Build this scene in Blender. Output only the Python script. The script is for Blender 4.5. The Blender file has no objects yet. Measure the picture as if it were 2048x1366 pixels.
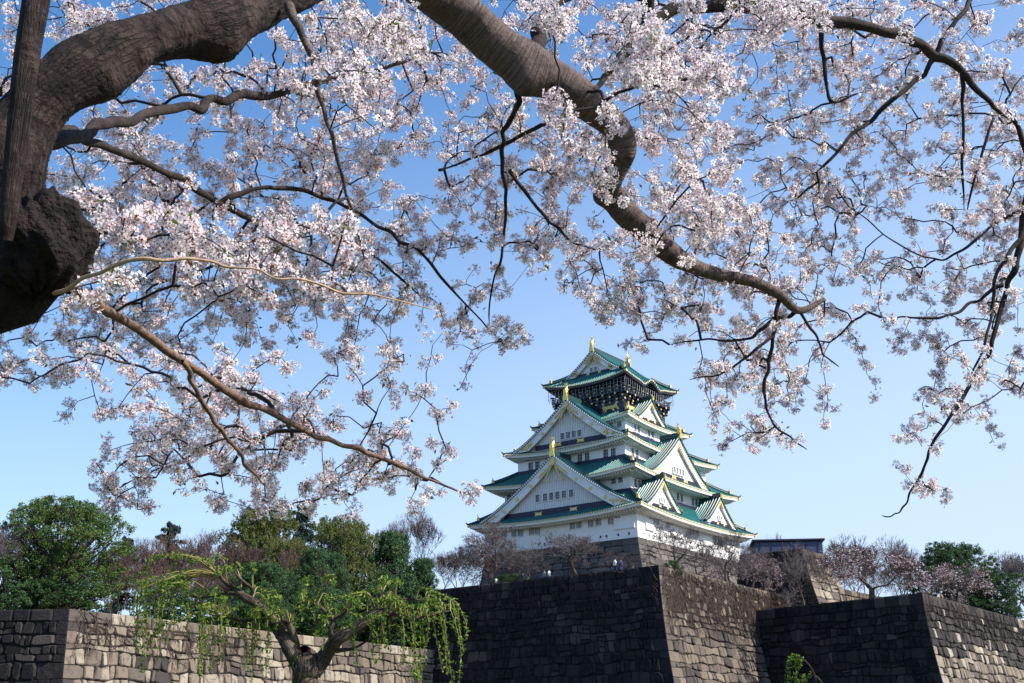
import bpy, math, random
import numpy as np
from mathutils import Vector, Matrix

# ------------------------------------------------------------------ camera, sky, sun, exposure
SC = bpy.context.scene
COL = SC.collection
F_PX, PITCH = 2390.6, math.radians(18.994)
cam_d = bpy.data.cameras.new('camera'); cam = bpy.data.objects.new('camera', cam_d); COL.objects.link(cam)
cam_d.sensor_width = 36.0; cam_d.lens = F_PX*36.0/2048.0
cam_d.clip_start = 0.05; cam_d.clip_end = 9000
cam.location = (0, 0, 0)
cam.rotation_euler = (math.radians(90)+PITCH, math.radians(0.1), 0)
SC.camera = cam
SUN_AZ, SUN_EL = math.radians(108), math.radians(41)      # azimuth clockwise from +Y (view direction)
world = bpy.data.worlds.new('World'); SC.world = world; world.use_nodes = True
wn = world.node_tree.nodes; wl = world.node_tree.links
bg = wn['Background']; sky = wn.new('ShaderNodeTexSky'); sky.sky_type = 'NISHITA'; sky.sun_disc = False
sky.sun_elevation = SUN_EL; sky.sun_rotation = SUN_AZ
sky.air_density = 1.0; sky.dust_density = 1.0; sky.ozone_density = 3.5; sky.altitude = 0
hsv = wn.new('ShaderNodeHueSaturation'); hsv.inputs['Saturation'].default_value = 1.22
wl.new(sky.outputs[0], hsv.inputs['Color'])
# thin spring haze low in the sky: whiter towards the horizon and towards the sun side
wtc = wn.new('ShaderNodeTexCoord'); wsep = wn.new('ShaderNodeSeparateXYZ'); wl.new(wtc.outputs['Generated'], wsep.inputs[0])
wma = wn.new('ShaderNodeMath'); wma.operation = 'MULTIPLY_ADD'; wl.new(wsep.outputs[0], wma.inputs[0]); wma.inputs[1].default_value = -0.30; wl.new(wsep.outputs[2], wma.inputs[2])
wmr = wn.new('ShaderNodeMapRange'); wmr.interpolation_type = 'SMOOTHERSTEP'; wl.new(wma.outputs[0], wmr.inputs[0])
wmr.inputs[1].default_value = -0.10; wmr.inputs[2].default_value = 0.72; wmr.inputs[3].default_value = .95; wmr.inputs[4].default_value = 0.0
wmx = wn.new('ShaderNodeMix'); wmx.data_type = 'RGBA'; wl.new(wmr.outputs[0], wmx.inputs['Factor']); wl.new(hsv.outputs[0], wmx.inputs['A']); wmx.inputs['B'].default_value = (3.0, 3.75, 4.95, 1)
wl.new(wmx.outputs['Result'], bg.inputs[0])
bg.inputs[1].default_value = 0.145
sun_d = bpy.data.lights.new('sun', 'SUN'); sun_d.energy = 5.0; sun_d.angle = math.radians(0.5); sun_d.color = (1.0, 0.95, 0.86)
sun = bpy.data.objects.new('sun', sun_d); COL.objects.link(sun)
sdir = Vector((math.sin(SUN_AZ)*math.cos(SUN_EL), math.cos(SUN_AZ)*math.cos(SUN_EL), math.sin(SUN_EL)))
sun.rotation_euler = sdir.to_track_quat('Z', 'Y').to_euler(); sun.location = sdir*60
SC.view_settings.view_transform = 'Standard'; SC.view_settings.look = 'None'
SC.view_settings.exposure = 0.70; SC.view_settings.gamma = 1.0
SC.cycles.max_bounces = 6; SC.cycles.transparent_max_bounces = 6

# ------------------------------------------------------------------ helpers
rng = np.random.default_rng(7)
R = random.Random(11)
_c, _s = math.cos(PITCH), math.sin(PITCH)
def ray(px, py):                       # direction through a photo point (2048 x 1366), depth 1 along the view axis
    x = (px-1024)/F_PX; v = -(py-683)/F_PX
    return np.array([x, _c-v*_s, _s+v*_c])
def at(px, py, d): return ray(px, py)*d
def at_y(px, py, y): r = ray(px, py); return r*(y/r[1])

class MB:
    def __init__(s): s.v = []; s.f = []; s.m = []; s.n = 0; s.a = []; s.uv = None
    def add(s, verts, faces, mi=0, val=0.5):
        verts = np.asarray(verts, dtype=float).reshape(-1, 3)
        s.v.append(verts)
        k = s.n
        for f in faces: s.f.append([i+k for i in f])
        s.m.extend([mi]*len(faces)); s.a.extend([val]*len(faces) if np.isscalar(val) else list(val))
        s.n += len(verts)
    def box(s, c, size, rot=None, mi=0, val=0.5):
        c = np.asarray(c, float); h = np.asarray(size, float)/2
        p = np.array([[x, y, z] for x in (-1, 1) for y in (-1, 1) for z in (-1, 1)])*h
        if rot is not None: p = p@np.asarray(rot).T
        s.add(p+c, [(0, 1, 3, 2), (4, 6, 7, 5), (0, 4, 5, 1), (2, 3, 7, 6), (0, 2, 6, 4), (1, 5, 7, 3)], mi, val)
    def prism(s, poly, depth_vec, mi=0, val=0.5):       # poly: list of 3-D points, extruded by depth_vec
        P = np.asarray(poly, float); n = len(P); D = np.asarray(depth_vec, float)
        V = np.vstack([P, P+D])
        s.add(V, [tuple(range(n)), tuple(range(2*n-1, n-1, -1))]+[(i, (i+1) % n, n+(i+1) % n, n+i) for i in range(n)], mi, val)
    def build(s, name, mats, parent=None, smooth=False, attr=False, label=None, uvs=None):
        me = bpy.data.meshes.new(name)
        V = np.vstack(s.v) if s.v else np.zeros((0, 3))
        nl = np.array([len(f) for f in s.f], dtype=np.int32)
        loops = np.fromiter((i for f in s.f for i in f), dtype=np.int32, count=int(nl.sum()) if len(nl) else 0)
        fill_mesh(me, V, nl, loops, np.array(s.m, dtype=np.int32), smooth)
        if attr:
            at_ = me.attributes.new('rnd', 'FLOAT', 'FACE'); at_.data.foreach_set('value', np.array(s.a, dtype=np.float32))
        return link(name, me, mats, parent, label)
def fill_mesh(me, V, nl, loops, mi=None, smooth=False):
    me.vertices.add(len(V)); me.vertices.foreach_set('co', np.ascontiguousarray(V, dtype=np.float32).ravel())
    me.loops.add(len(loops)); me.loops.foreach_set('vertex_index', np.asarray(loops, dtype=np.int32))
    me.polygons.add(len(nl)); st = np.concatenate([[0], np.cumsum(nl)[:-1]]).astype(np.int32) if len(nl) else np.zeros(0, np.int32)
    me.polygons.foreach_set('loop_start', st)
    if mi is not None: me.polygons.foreach_set('material_index', mi)
    me.polygons.foreach_set('use_smooth', np.full(len(nl), smooth, dtype=bool))
    me.update(calc_edges=True); me.validate()
def link(name, me, mats, parent=None, label=None):
    for m in (mats if isinstance(mats, (list, tuple)) else [mats]): me.materials.append(m)
    o = bpy.data.objects.new(name, me); COL.objects.link(o)
    if parent is not None: o.parent = parent
    if label: o['label'] = label
    return o
def tag(o, label=None, cat=None, group=None, kind=None):
    if label: o['label'] = label
    if cat: o['category'] = cat
    if group: o['group'] = group
    if kind: o['kind'] = kind
    return o
def empty(name, loc=(0, 0, 0), rz=0, **k):
    o = bpy.data.objects.new(name, None); COL.objects.link(o); o.location = loc; o.rotation_euler = (0, 0, rz); o.empty_display_size = .2
    return tag(o, **k)
def copy_tree(root):
    c = root.copy(); COL.objects.link(c)
    for ch in list(root.children):
        d = ch.copy(); COL.objects.link(d); d.parent = c
    return c

# ------------------------------------------------------------------ materials
def mat(name, col, rough=0.8, metal=0.0, spec=0.3, noise=None, bump=None, var=None, trans=0.0, ramp=None):
    """noise=(scale, colour2, lo, hi); var=amount of brightness spread by the per-face rnd; ramp=[(pos,col)] driven by rnd"""
    m = bpy.data.materials.new(name); m.use_nodes = True; nt = m.node_tree; N = nt.nodes; L = nt.links
    b = N['Principled BSDF']; b.inputs['Roughness'].default_value = rough; b.inputs['Metallic'].default_value = metal
    b.inputs['Specular IOR Level'].default_value = spec
    rgb = N.new('ShaderNodeRGB'); rgb.outputs[0].default_value = (*col, 1); cur = rgb.outputs[0]
    tc = N.new('ShaderNodeTexCoord')
    if ramp:
        a = N.new('ShaderNodeAttribute'); a.attribute_name = 'rnd'; cr = N.new('ShaderNodeValToRGB')
        el = cr.color_ramp.elements
        while len(el) > 1: el.remove(el[-1])
        el[0].position = ramp[0][0]; el[0].color = (*ramp[0][1], 1)
        for p, c in ramp[1:]:
            e = el.new(p); e.color = (*c, 1)
        L.new(a.outputs['Fac'], cr.inputs[0]); cur = cr.outputs[0]
    if noise:
        n = N.new('ShaderNodeTexNoise'); n.inputs['Scale'].default_value = noise[0]; n.inputs['Detail'].default_value = 6; n.inputs['Roughness'].default_value = .65
        L.new(tc.outputs['Object'], n.inputs['Vector'])
        mr = N.new('ShaderNodeMapRange'); mr.inputs[1].default_value = noise[2]; mr.inputs[2].default_value = noise[3]; L.new(n.outputs['Fac'], mr.inputs[0])
        mx = N.new('ShaderNodeMix'); mx.data_type = 'RGBA'; L.new(mr.outputs[0], mx.inputs['Factor']); L.new(cur, mx.inputs['A']); mx.inputs['B'].default_value = (*noise[1], 1)
        cur = mx.outputs['Result']
    if var:
        a = N.new('ShaderNodeAttribute'); a.attribute_name = 'rnd'
        mr = N.new('ShaderNodeMapRange'); mr.inputs[3].default_value = 1-var; mr.inputs[4].default_value = 1+var; L.new(a.outputs['Fac'], mr.inputs[0])
        vm = N.new('ShaderNodeVectorMath'); vm.operation = 'SCALE'; L.new(cur, vm.inputs[0]); L.new(mr.outputs[0], vm.inputs['Scale']); cur = vm.outputs[0]
    L.new(cur, b.inputs['Base Color'])
    if bump:
        n = N.new('ShaderNodeTexNoise'); n.inputs['Scale'].default_value = bump[0]; n.inputs['Detail'].default_value = 8
        L.new(tc.outputs['Object'], n.inputs['Vector'])
        bp = N.new('ShaderNodeBump'); bp.inputs['Strength'].default_value = bump[1]; bp.inputs['Distance'].default_value = bump[2]
        L.new(n.outputs['Fac'], bp.inputs['Height']); L.new(bp.outputs[0], b.inputs['Normal'])
    if trans:
        tr = N.new('ShaderNodeBsdfTranslucent'); L.new(cur, tr.inputs['Color'])
        ms = N.new('ShaderNodeMixShader'); ms.inputs[0].default_value = trans
        L.new(b.outputs[0], ms.inputs[1]); L.new(tr.outputs[0], ms.inputs[2]); L.new(ms.outputs[0], N['Material Output'].inputs[0])
    return m

M = {}
M['plaster'] = mat('white_plaster', (.83, .82, .81), .85, noise=(.6, (.70, .68, .64), .48, .8))
M['trim'] = mat('cream_trim', (.76, .73, .66), .8, noise=(1.2, (.66, .62, .54), .5, .8))
M['soffit'] = mat('white_soffit', (.74, .72, .68), .85)
M['tile'] = mat('green_copper_tile', (.012, .120, .118), .34, metal=.0, spec=.5, noise=(1.3, (.035, .165, .150), .42, .72), bump=(9, .3, .03))
M['ridge'] = mat('dark_green_ridge', (.010, .045, .05), .4, spec=.5, noise=(2, (.02, .09, .085), .5, .8))
M['navy'] = mat('navy_board', (.010, .012, .040), .5, spec=.4, noise=(3, (.022, .02, .05), .4, .7))
M['lacquer'] = mat('black_lacquer', (.010, .011, .026), .35, spec=.5)
M['gold'] = mat('gold_leaf', (.85, .58, .16), .32, metal=.75, spec=.6, bump=(14, .4, .03))
M['goldm'] = mat('gold_paint', (.72, .55, .20), .5, metal=.25, spec=.5)
M['tileend'] = mat('gilded_tile_end', (.70, .60, .34), .5, metal=.15)
M['glass'] = mat('dark_window', (.012, .016, .04), .45, spec=.3)
M['lattice'] = mat('lattice_board', (.60, .60, .60), .8)
M['wire'] = mat('grey_netting', (.45, .47, .52), .6)
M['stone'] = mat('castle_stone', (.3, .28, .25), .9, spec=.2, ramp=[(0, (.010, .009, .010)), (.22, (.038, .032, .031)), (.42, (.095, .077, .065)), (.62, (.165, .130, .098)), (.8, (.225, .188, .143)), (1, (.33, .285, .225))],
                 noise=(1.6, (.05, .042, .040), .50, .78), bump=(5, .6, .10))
M['joint'] = mat('dark_joint', (.016, .014, .014), .95)
M['bstone'] = mat('base_stone', (.3, .28, .25), .9, spec=.2, ramp=[(0, (.05, .045, .045)), (.5, (.10, .09, .085)), (.85, (.15, .13, .115)), (1, (.20, .14, .10))], noise=(.8, (.05, .045, .04), .5, .75), bump=(3, .5, .08))
M['earth'] = mat('earth', (.10, .08, .05), .95, noise=(.4, (.05, .06, .025), .4, .6))
M['grass'] = mat('grass', (.05, .075, .02), .95, noise=(.5, (.09, .075, .03), .45, .65))
M['water'] = mat('moat_water', (.012, .02, .016), .08, spec=.5, bump=(1.2, .15, .05))
M['bluewall'] = mat('blue_grey_render', (.085, .10, .17), .95, spec=.05, noise=(.5, (.07, .085, .14), .4, .7))

# ------------------------------------------------------------------ castle
CX, CY = 200*math.sin(math.radians(4.9608)), 200*math.cos(math.radians(4.9608))
YAW = math.radians(90-37.287)
castle = empty('castle_tower', (CX, CY, 0), YAW, label='white five tier castle keep with green copper roofs and gold ornaments on its stone base', cat='castle')
# faces of the tower: 0 = left in view (-x), 1 = right in view (-y), 2 = back (+x), 3 = back (+y)
def FC(k, u, v, z):
    if k == 0: return (-v, -u, z)
    if k == 1: return (u, -v, z)
    if k == 2: return (v, u, z)
    return (-u, v, z)
def FA(k, U, V, Z):
    U, V, Z = np.broadcast_arrays(np.asarray(U, float), np.asarray(V, float), np.asarray(Z, float))
    return np.stack([[-V, U, V, -U][k], [-U, -V, U, V][k], Z], -1)
RP = 0.46
def ribs_u(A):
    base = np.array([0, .12, .17, .23, .29, .34])
    n = int(2*A/RP)+1; start = -n*RP/2
    u = np.concatenate([start+i*RP+base*RP/.46 for i in range(n)]+[[start+n*RP]])
    z = np.tile([0, 0, .10, .14, .10, 0], n); z = np.concatenate([z, [0]])
    k = (u >= -A) & (u <= A); u = u[k]; z = z[k]
    return np.concatenate([[-A], u, [A]]), np.concatenate([[0], z, [0]])
def grid_faces(nr, nc, off=0):
    return [(off+r*nc+c, off+r*nc+c+1, off+(r+1)*nc+c+1, off+(r+1)*nc+c) for r in range(nr-1) for c in range(nc-1)]
def tube(mb, pts, rad, n=8, mi=0, val=.5, cap=True, wob=0.0):
    P = np.asarray(pts, float); m = len(P); rad = np.broadcast_to(np.asarray(rad, float), (m,))
    T = np.gradient(P, axis=0); T /= np.linalg.norm(T, axis=1)[:, None]+1e-9
    up = np.array([0, 0, 1.0]) if abs(T[0][2]) < .9 else np.array([1.0, 0, 0])
    X = np.cross(T, up); X /= np.linalg.norm(X, axis=1)[:, None]+1e-9
    for i in range(1, m):
        x = X[i-1]-T[i]*np.dot(X[i-1], T[i]); X[i] = x/(np.linalg.norm(x)+1e-9)
    Y = np.cross(T, X); a = np.arange(n)*2*np.pi/n
    ring = P[:, None]+rad[:, None, None]*(np.cos(a)[None, :, None]*X[:, None]+np.sin(a)[None, :, None]*Y[:, None])
    fs = [(i*n+j, i*n+(j+1) % n, (i+1)*n+(j+1) % n, (i+1)*n+j) for i in range(m-1) for j in range(n)]
    if cap: fs += [tuple(range(n))[::-1], tuple((m-1)*n+j for j in range(n))]
    mb.add(ring.reshape(-1, 3), fs, mi, val)

def eave_z(k, u, A, ztip, lift, bump):
    s = np.clip(np.abs(u)/A, 0, 1)
    z = ztip-lift*(1-s**2.3)
    if bump and k in (1, 3):
        x = np.clip(np.abs(u-bump[0])/bump[1], 0, 1)
        z = z+bump[2]*(.5+.5*np.cos(np.pi*x))**1.1-(.22*np.exp(-((np.abs(u-bump[0])-bump[1]*1.05)/.7)**2))
    return z
def make_roof(name, a, b, ztip, a2, b2, ztop, wa, wb, lift=.8, bump=None, dark=False, label=None):
    """skirt roof: eave rectangle (a along x, b along y) up to the inner rectangle a2, b2"""
    tm = MB(); em = MB(); fm = MB(); rt = 11
    for k in range(4):
        A, V = (b, a) if k in (0, 2) else (a, b)
        A2, V2 = (b2, a2) if k in (0, 2) else (a2, b2)
        WA, WV = (wb, wa) if k in (0, 2) else (wa, wb)
        u, rz = ribs_u(A); nt = 9
        t = np.linspace(0, 1, nt)
        ze = eave_z(k, u, A, ztip, lift, bump)
        rows = []
        for tt in t:
            hip = A+(A2-A)*tt; uu = np.clip(u, -hip, hip); g = .72*tt+.28*tt**2
            zz = ze+(ztop-ze)*g if not bump else eave_z(k, u, A, ztip, lift, None)*(1-g)+ztop*g+(ze-eave_z(k, u, A, ztip, lift, None))*(1-tt)**.8
            inside = np.abs(u) < hip
            rows.append(FA(k, uu, V+(V2-V)*tt, zz+rz*inside))
        # front lip of the tiles
        lip = FA(k, u, V, ze-.10)
        pts = np.concatenate([lip[None], np.array(rows)])
        tm.add(pts.reshape(-1, 3), grid_faces(nt+1, len(u)), 0)
        # round tile ends
        m = int(2*A/RP)
        for i in range(m+1):
            uc = -m*RP/2+i*RP; zc = float(eave_z(k, np.array([uc]), A, ztip, lift, bump)[0])
            if abs(uc) > A-.1: continue
            P = [FC(k, uc+.15*math.cos(q), V+.035, zc-.01+.15*math.sin(q)) for q in np.arange(6)*math.pi/3]
            Q = [FC(k, uc+.15*math.cos(q), V-.12, zc-.01+.15*math.sin(q)) for q in np.arange(6)*math.pi/3]
            em.add(P+Q, [tuple(range(6))]+[(j, (j+1) % 6, 6+(j+1) % 6, 6+j) for j in range(6)])
        # fascia, soffit and rafters
        us = np.linspace(-A, A, 61); zs = eave_z(k, us, A, ztip, lift, bump)
        z_in = ztip-lift-.30
        def row(ins, dz, flat=None, bulge=0):
            sc = (A-ins)/A; zz = zs-dz if flat is None else zs*(1-flat)+z_in*flat-dz
            return FA(k, us*sc, V-ins, zz)
        fr = [row(.04, .10), row(.06, .20), row(.10, .48), row(.28, .55), row(.75, .52)]
        fin = np.linspace(0, 1, 4)[1:]
        for q in fin:
            ins = .75+(V-WV-.75+.05)*q; sc = (A-.75+(WA-A+.75)*q)/A
            fr.append(FA(k, us*sc, V-ins, (zs-.52)*(1-q)+(z_in-.1)*q))
        fm.add(np.array(fr).reshape(-1, 3), grid_faces(len(fr), len(us)), 0)
        nr = int(2*(A-.6)/.52)
        for i in range(nr+1):
            uc = -nr*.26+i*.52; z0 = float(eave_z(k, np.array([uc]), A, ztip, lift, bump)[0])-.52
            v0 = V-.55; v1 = max(WV-.02, V-2.2)
            lim = V-abs(uc)+ (A-V)
            if abs(uc) > A-.9: continue
            f = (V-.75-v1)/max(V-.75-WV+.05, .1); z1 = z0*(1-f)+(z_in-.1)*f
            if abs(uc) > WA: v1 = max(v1, V-(A-abs(uc))-.1); f = (V-.75-v1)/max(V-.75-WV+.05, .1); z1 = z0*(1-max(f, 0))+(z_in-.1)*max(f, 0)
            if v1 > v0-.1: continue
            P = [FC(k, uc-.11, v0, z0), FC(k, uc+.11, v0, z0), FC(k, uc+.11, v0, z0-.24), FC(k, uc-.11, v0, z0-.24),
                 FC(k, uc-.11, v1, z1), FC(k, uc+.11, v1, z1), FC(k, uc+.11, v1, z1-.24), FC(k, uc-.11, v1, z1-.24)]
            rt_faces = [(0, 1, 2, 3), (0, 4, 5, 1), (1, 5, 6, 2), (2, 6, 7, 3), (3, 7, 4, 0)]
            fm.add(P, rt_faces, 1)
    o = tm.build(name, M['tile'], castle, label=label)
    tag(em.build('tile_end_row', M['tileend'], o), kind='stuff')
    fm.build('eave_boards', [M['trim' if not dark else 'lacquer'], M['soffit' if not dark else 'lacquer']], o)
    # hip ridges with their end tiles
    for sx in (-1, 1):
        for sy in (-1, 1):
            hm = MB(); gm = MB(); t = np.linspace(0, 1, 12); g = .72*t+.28*t**2
            P = np.stack([sx*(a+(a2-a)*t), sy*(b+(b2-b)*t), ztip*(1-g)+ztop*g+.16], -1)
            d = P[0]-P[1]; d /= np.linalg.norm(d)
            tip = P[0]+d*.45+np.array([0, 0, .32])
            P1 = np.vstack([tip+np.array([0, 0, .18])+d*.1, tip, P[0]+d*.15+[0, 0, .06], P])
            tube(hm, P1, [.05, .10, .17]+[.21]*12, 6)
            tube(hm, P[3:]+np.array([0, 0, .28]), .15, 6)
            q = P[3]+np.array([0, 0, .3])
            gm.box(q, (.42, .42, .5), mi=0); tube(gm, [q+[0, 0, .2], q+[0, 0, .55]+d*.15, q+[0, 0, .85]+d*.3], [.1, .07, .03], 5)
            g2 = MB(); g2.box(P[0]+d*.02-np.array([0, 0, .30]), (.34, .34, .34)); g2.build('rafter_cap', M['goldm'], o); g2 = MB()
            # gilt boss under the eave corner
            c = P[0]-d*.9-np.array([0, 0, .75]); g2.box(c, (.3, .3, .4)); g2.build('eave_boss', M['goldm'], o)
            hm.build('hip_ridge', M['ridge'], o); gm.build('ridge_end_tile', M['goldm'], o)
    return o

def wall_box(name, a, b, z0, z1, m, flare=0.0, label=None):
    mb = MB()
    V = [FC(k, u, v, 0) for k in () for u in () for v in ()]
    lo = [(-a-flare, -b-flare, z0), (a+flare, -b-flare, z0), (a+flare, b+flare, z0), (-a-flare, b+flare, z0)]
    mid = [(-a-flare*.25, -b-flare*.25, z0+(z1-z0)*.4), (a+flare*.25, -b-flare*.25, z0+(z1-z0)*.4), (a+flare*.25, b+flare*.25, z0+(z1-z0)*.4), (-a-flare*.25, b+flare*.25, z0+(z1-z0)*.4)]
    hi = [(-a, -b, z1), (a, -b, z1), (a, b, z1), (-a, b, z1)]
    fs = [(i, (i+1) % 4, 4+(i+1) % 4, 4+i) for i in range(4)]+[(4+i, 4+(i+1) % 4, 8+(i+1) % 4, 8+i) for i in range(4)]+[(8, 9, 10, 11)]
    mb.add(lo+mid+hi, fs)
    return mb.build(name, m, castle, label=label)

T = {1: (18.57, 16.39, 35.12), 2: (16.87, 14.60, 41.53), 3: (14.60, 12.12, 47.05), 4: (10.06, 9.47, 52.06), 5: (8.37, 8.28, 59.77)}
W = {1: (16.6, 14.45), 2: (14.4, 12.15), 3: (13.0, 10.5), 4: (8.85, 8.2), 5: (6.7, 6.65)}
def storey(n, z0, z1, m='plaster', flare=0, name='wall'): return wall_box(name, *W[n], z0, z1, M[m], flare)
storey(1, 30.28, 34.45, flare=.12); storey(2, 36.2, 40.9); storey(3, 42.6, 46.4); storey(4, 48.0, 51.4)
make_roof('roof', *T[1], W[2][0]+.02, W[2][1]+.02, 37.9, *W[1])
make_roof('roof', *T[2], W[3][0]+.02, W[3][1]+.02, 43.7, *W[2])
make_roof('roof', *T[3], W[4][0]+.02, W[4][1]+.02, 48.9, *W[3])
make_roof('roof', *T[4], W[5][0]+.02, W[5][1]+.02, 53.4, *W[4], lift=.7)
make_roof('roof', *T[5], 5.0, 5.3, 61.55, 5.7, 5.6, lift=.95, bump=(0.1, 2.6, 1.05), dark=True)
# dark flashing boards where each storey meets the roof below
for n, z in ((2, 37.9), (3, 43.7), (4, 48.9)):
    wa, wb = W[n]
    fl = MB()
    for k in range(4):
        A, V = (wb, wa) if k in (0, 2) else (wa, wb)
        c = FC(k, 0, V+.07, z+.12); sz = (.14, 2*A+.26, .72) if k in (0, 2) else (2*A-.04, .14, .72)
        fl.box(c, sz)
    fl.build('base_board', M['navy'], castle)

def window(k, u, v, z, w, h, bars=3, cross=2, slit=False, par=castle):
    mb = MB()
    def bx(uc, zc, ww, hh, d0, d1, mi):
        c = FC(k, uc, (d0+d1)/2+v, zc); sz = (d1-d0, ww, hh) if k in (0, 2) else (ww, d1-d0, hh)
        mb.box(c, sz, mi=mi)
    bx(u, z, w, h, -.02, .012, 0)
    if slit:
        nb = 4
        for i in range(nb+1): bx(u-w/2+w*i/nb, z, w/nb*.30, h+.04, .0, .035, 1)
        bx(u, z+h/2, w+.14, .08, .0, .11, 1); bx(u, z-h/2, w+.14, .08, .0, .11, 1)
    else:
        for i in range(1, bars): bx(u-w/2+w*i/bars, z, .045, h, .0, .05, 2)
        for i in range(1, cross+1): bx(u, z-h/2+h*i/(cross+1), w, .04, .0, .045, 2)
        for sg in (-1, 1):
            bx(u+sg*(w/2+.05), z, .1, h+.2, -.02, .13, 1); bx(u, z+sg*(h/2+.05), w, .1, -.02, .128, 1)
    return mb.build('window', [M['glass'], M['plaster'], M['lattice']], par)
# first storey
for u, z in ((-12.0, 33.55), (-10.7, 33.6), (-8.57, 33.57), (-7.25, 33.5), (-5.07, 33.51), (-3.89, 33.5), (2.79, 33.5), (4.03, 33.55), (6.18, 33.53), (7.59, 33.57), (9.79, 33.52), (11.05, 33.55)):
    window(0, u, W[1][0]+.09, z-.08, .98, 1.55, slit=True)
for u in (-3.6, -2.51, 7.99, 9.07, 11.17, 13.08): window(0, u, W[1][0]+.09, 30.95, .34, .40, 1, 0)
for u in (-15.1, -13.44, -12.2, -10.33, -4, -2.5, 3, 4.5, 9, 10.5, 14): window(1, u, W[1][1]+.09, 30.95, .34, .40, 1, 0)
for u, w in ((-13.0, .95), (-11.9, .95), (-10.8, .95), (-7.8, .95), (-6.5, .95), (-.9, 1.0), (.4, 1.0), (1.7, 1.0), (7.6, 1.0), (8.9, 1.0), (12.6, 1.0), (13.9, 1)):
    window(1, u, W[1][1]+.09, 33.55, w, 1.5, slit=True)
for u in (-11.22, -10.0, 9.16, 10.41): window(0, u, W[2][0], 40.03, .86, 1.25)
for u in (-13.03, -11.9, -.03, 1.19, 4.92, 6.1, 10.4, 11.6): window(1, u, W[2][1], 39.3, .86, 1.3)
for u in (-7.8, -6.4, 2.04, 3.43, 6.97, 8.38): window(0, u, W[3][0], 44.75, .9, 1.35)
for u in (-10.9, -9.6, 9.4, 10.6): window(1, u, W[3][1], 44.85, .9, 1.35)
for u in (-7.1, 7.08): window(0, u, W[4][0], 50.45, .85, .9)
for u in (-6.05, -4.96, -1.72, -.55, 2.73, 3.8, 6.4, 7.3): window(1, u, W[4][1], 50.2, .8, 1.15)
# stone-drop bays on the first storey corners
for k, uc, w, V in ((0, 12.3, 3.6, W[1][0]), (1, -13.3, 2.2, W[1][1]), (0, -1.0, 4.4, W[1][0]), (1, -5.2, 3.4, W[1][1]), (1, 5.0, 3.2, W[1][1]), (1, 12.6, 3.0, W[1][1])):
    mb = MB()
    P = [FC(k, uc-w/2, V+.0, 34.2), FC(k, uc-w/2, V+.75, 31.75), FC(k, uc-w/2, V+.0, 31.70)]
    Q = [FC(k, uc+w/2, V+.0, 34.2), FC(k, uc+w/2, V+.75, 31.75), FC(k, uc+w/2, V+.0, 31.70)]
    if k == 0 and uc < 0: continue
    if k == 1 or uc > 0:
        s = .35
        P[1] = FC(k, uc-w/2, V+s, 31.75); Q[1] = FC(k, uc+w/2, V+s, 31.75)
    mb.add(P+Q, [(0, 1, 4, 3), (1, 2, 5, 4), (0, 2, 1), (3, 4, 5)])
    mb.build('stone_drop_bay', M['plaster'], castle)

def sheet_profile(w, H, z0, s): return z0+H*(1-s)**1.22+ .0*s
def fish(mb, base, h, out):           # gilt dolphin-like roof finial: head down, tail up
    o = np.asarray(out, float); b = np.asarray(base, float); up = np.array([0, 0, 1.0])
    tube(mb, [b+o*.05*h, b+o*.16*h+up*.14*h, b+o*.20*h+up*.30*h, b+o*.08*h+up*.50*h, b-o*.04*h+up*.68*h, b+o*.02*h+up*.84*h, b+o*.10*h+up*1.0*h],
         np.array([.17, .21, .18, .135, .09, .06, .02])*h, 8)
    side = np.cross(o, up)
    for sg in (-1, 1):
        mb.prism([b+up*.80*h, b+up*1.02*h+side*sg*.20*h+o*.05*h, b+up*.72*h+side*sg*.08*h], o*.05*h)
        mb.prism([b+up*.25*h+side*sg*.15*h, b+up*.45*h+side*sg*.32*h, b+up*.42*h+side*sg*.12*h], o*.05*h)
    mb.prism([b-o*.12*h+up*.2*h, b-o*.26*h+up*.5*h, b-o*.10*h+up*.6*h, b-o*.05*h+up*.7*h], side*.04*h)
    mb.box(b+o*.16*h-up*.0*h, (.3*h, .3*h, .2*h))

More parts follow.
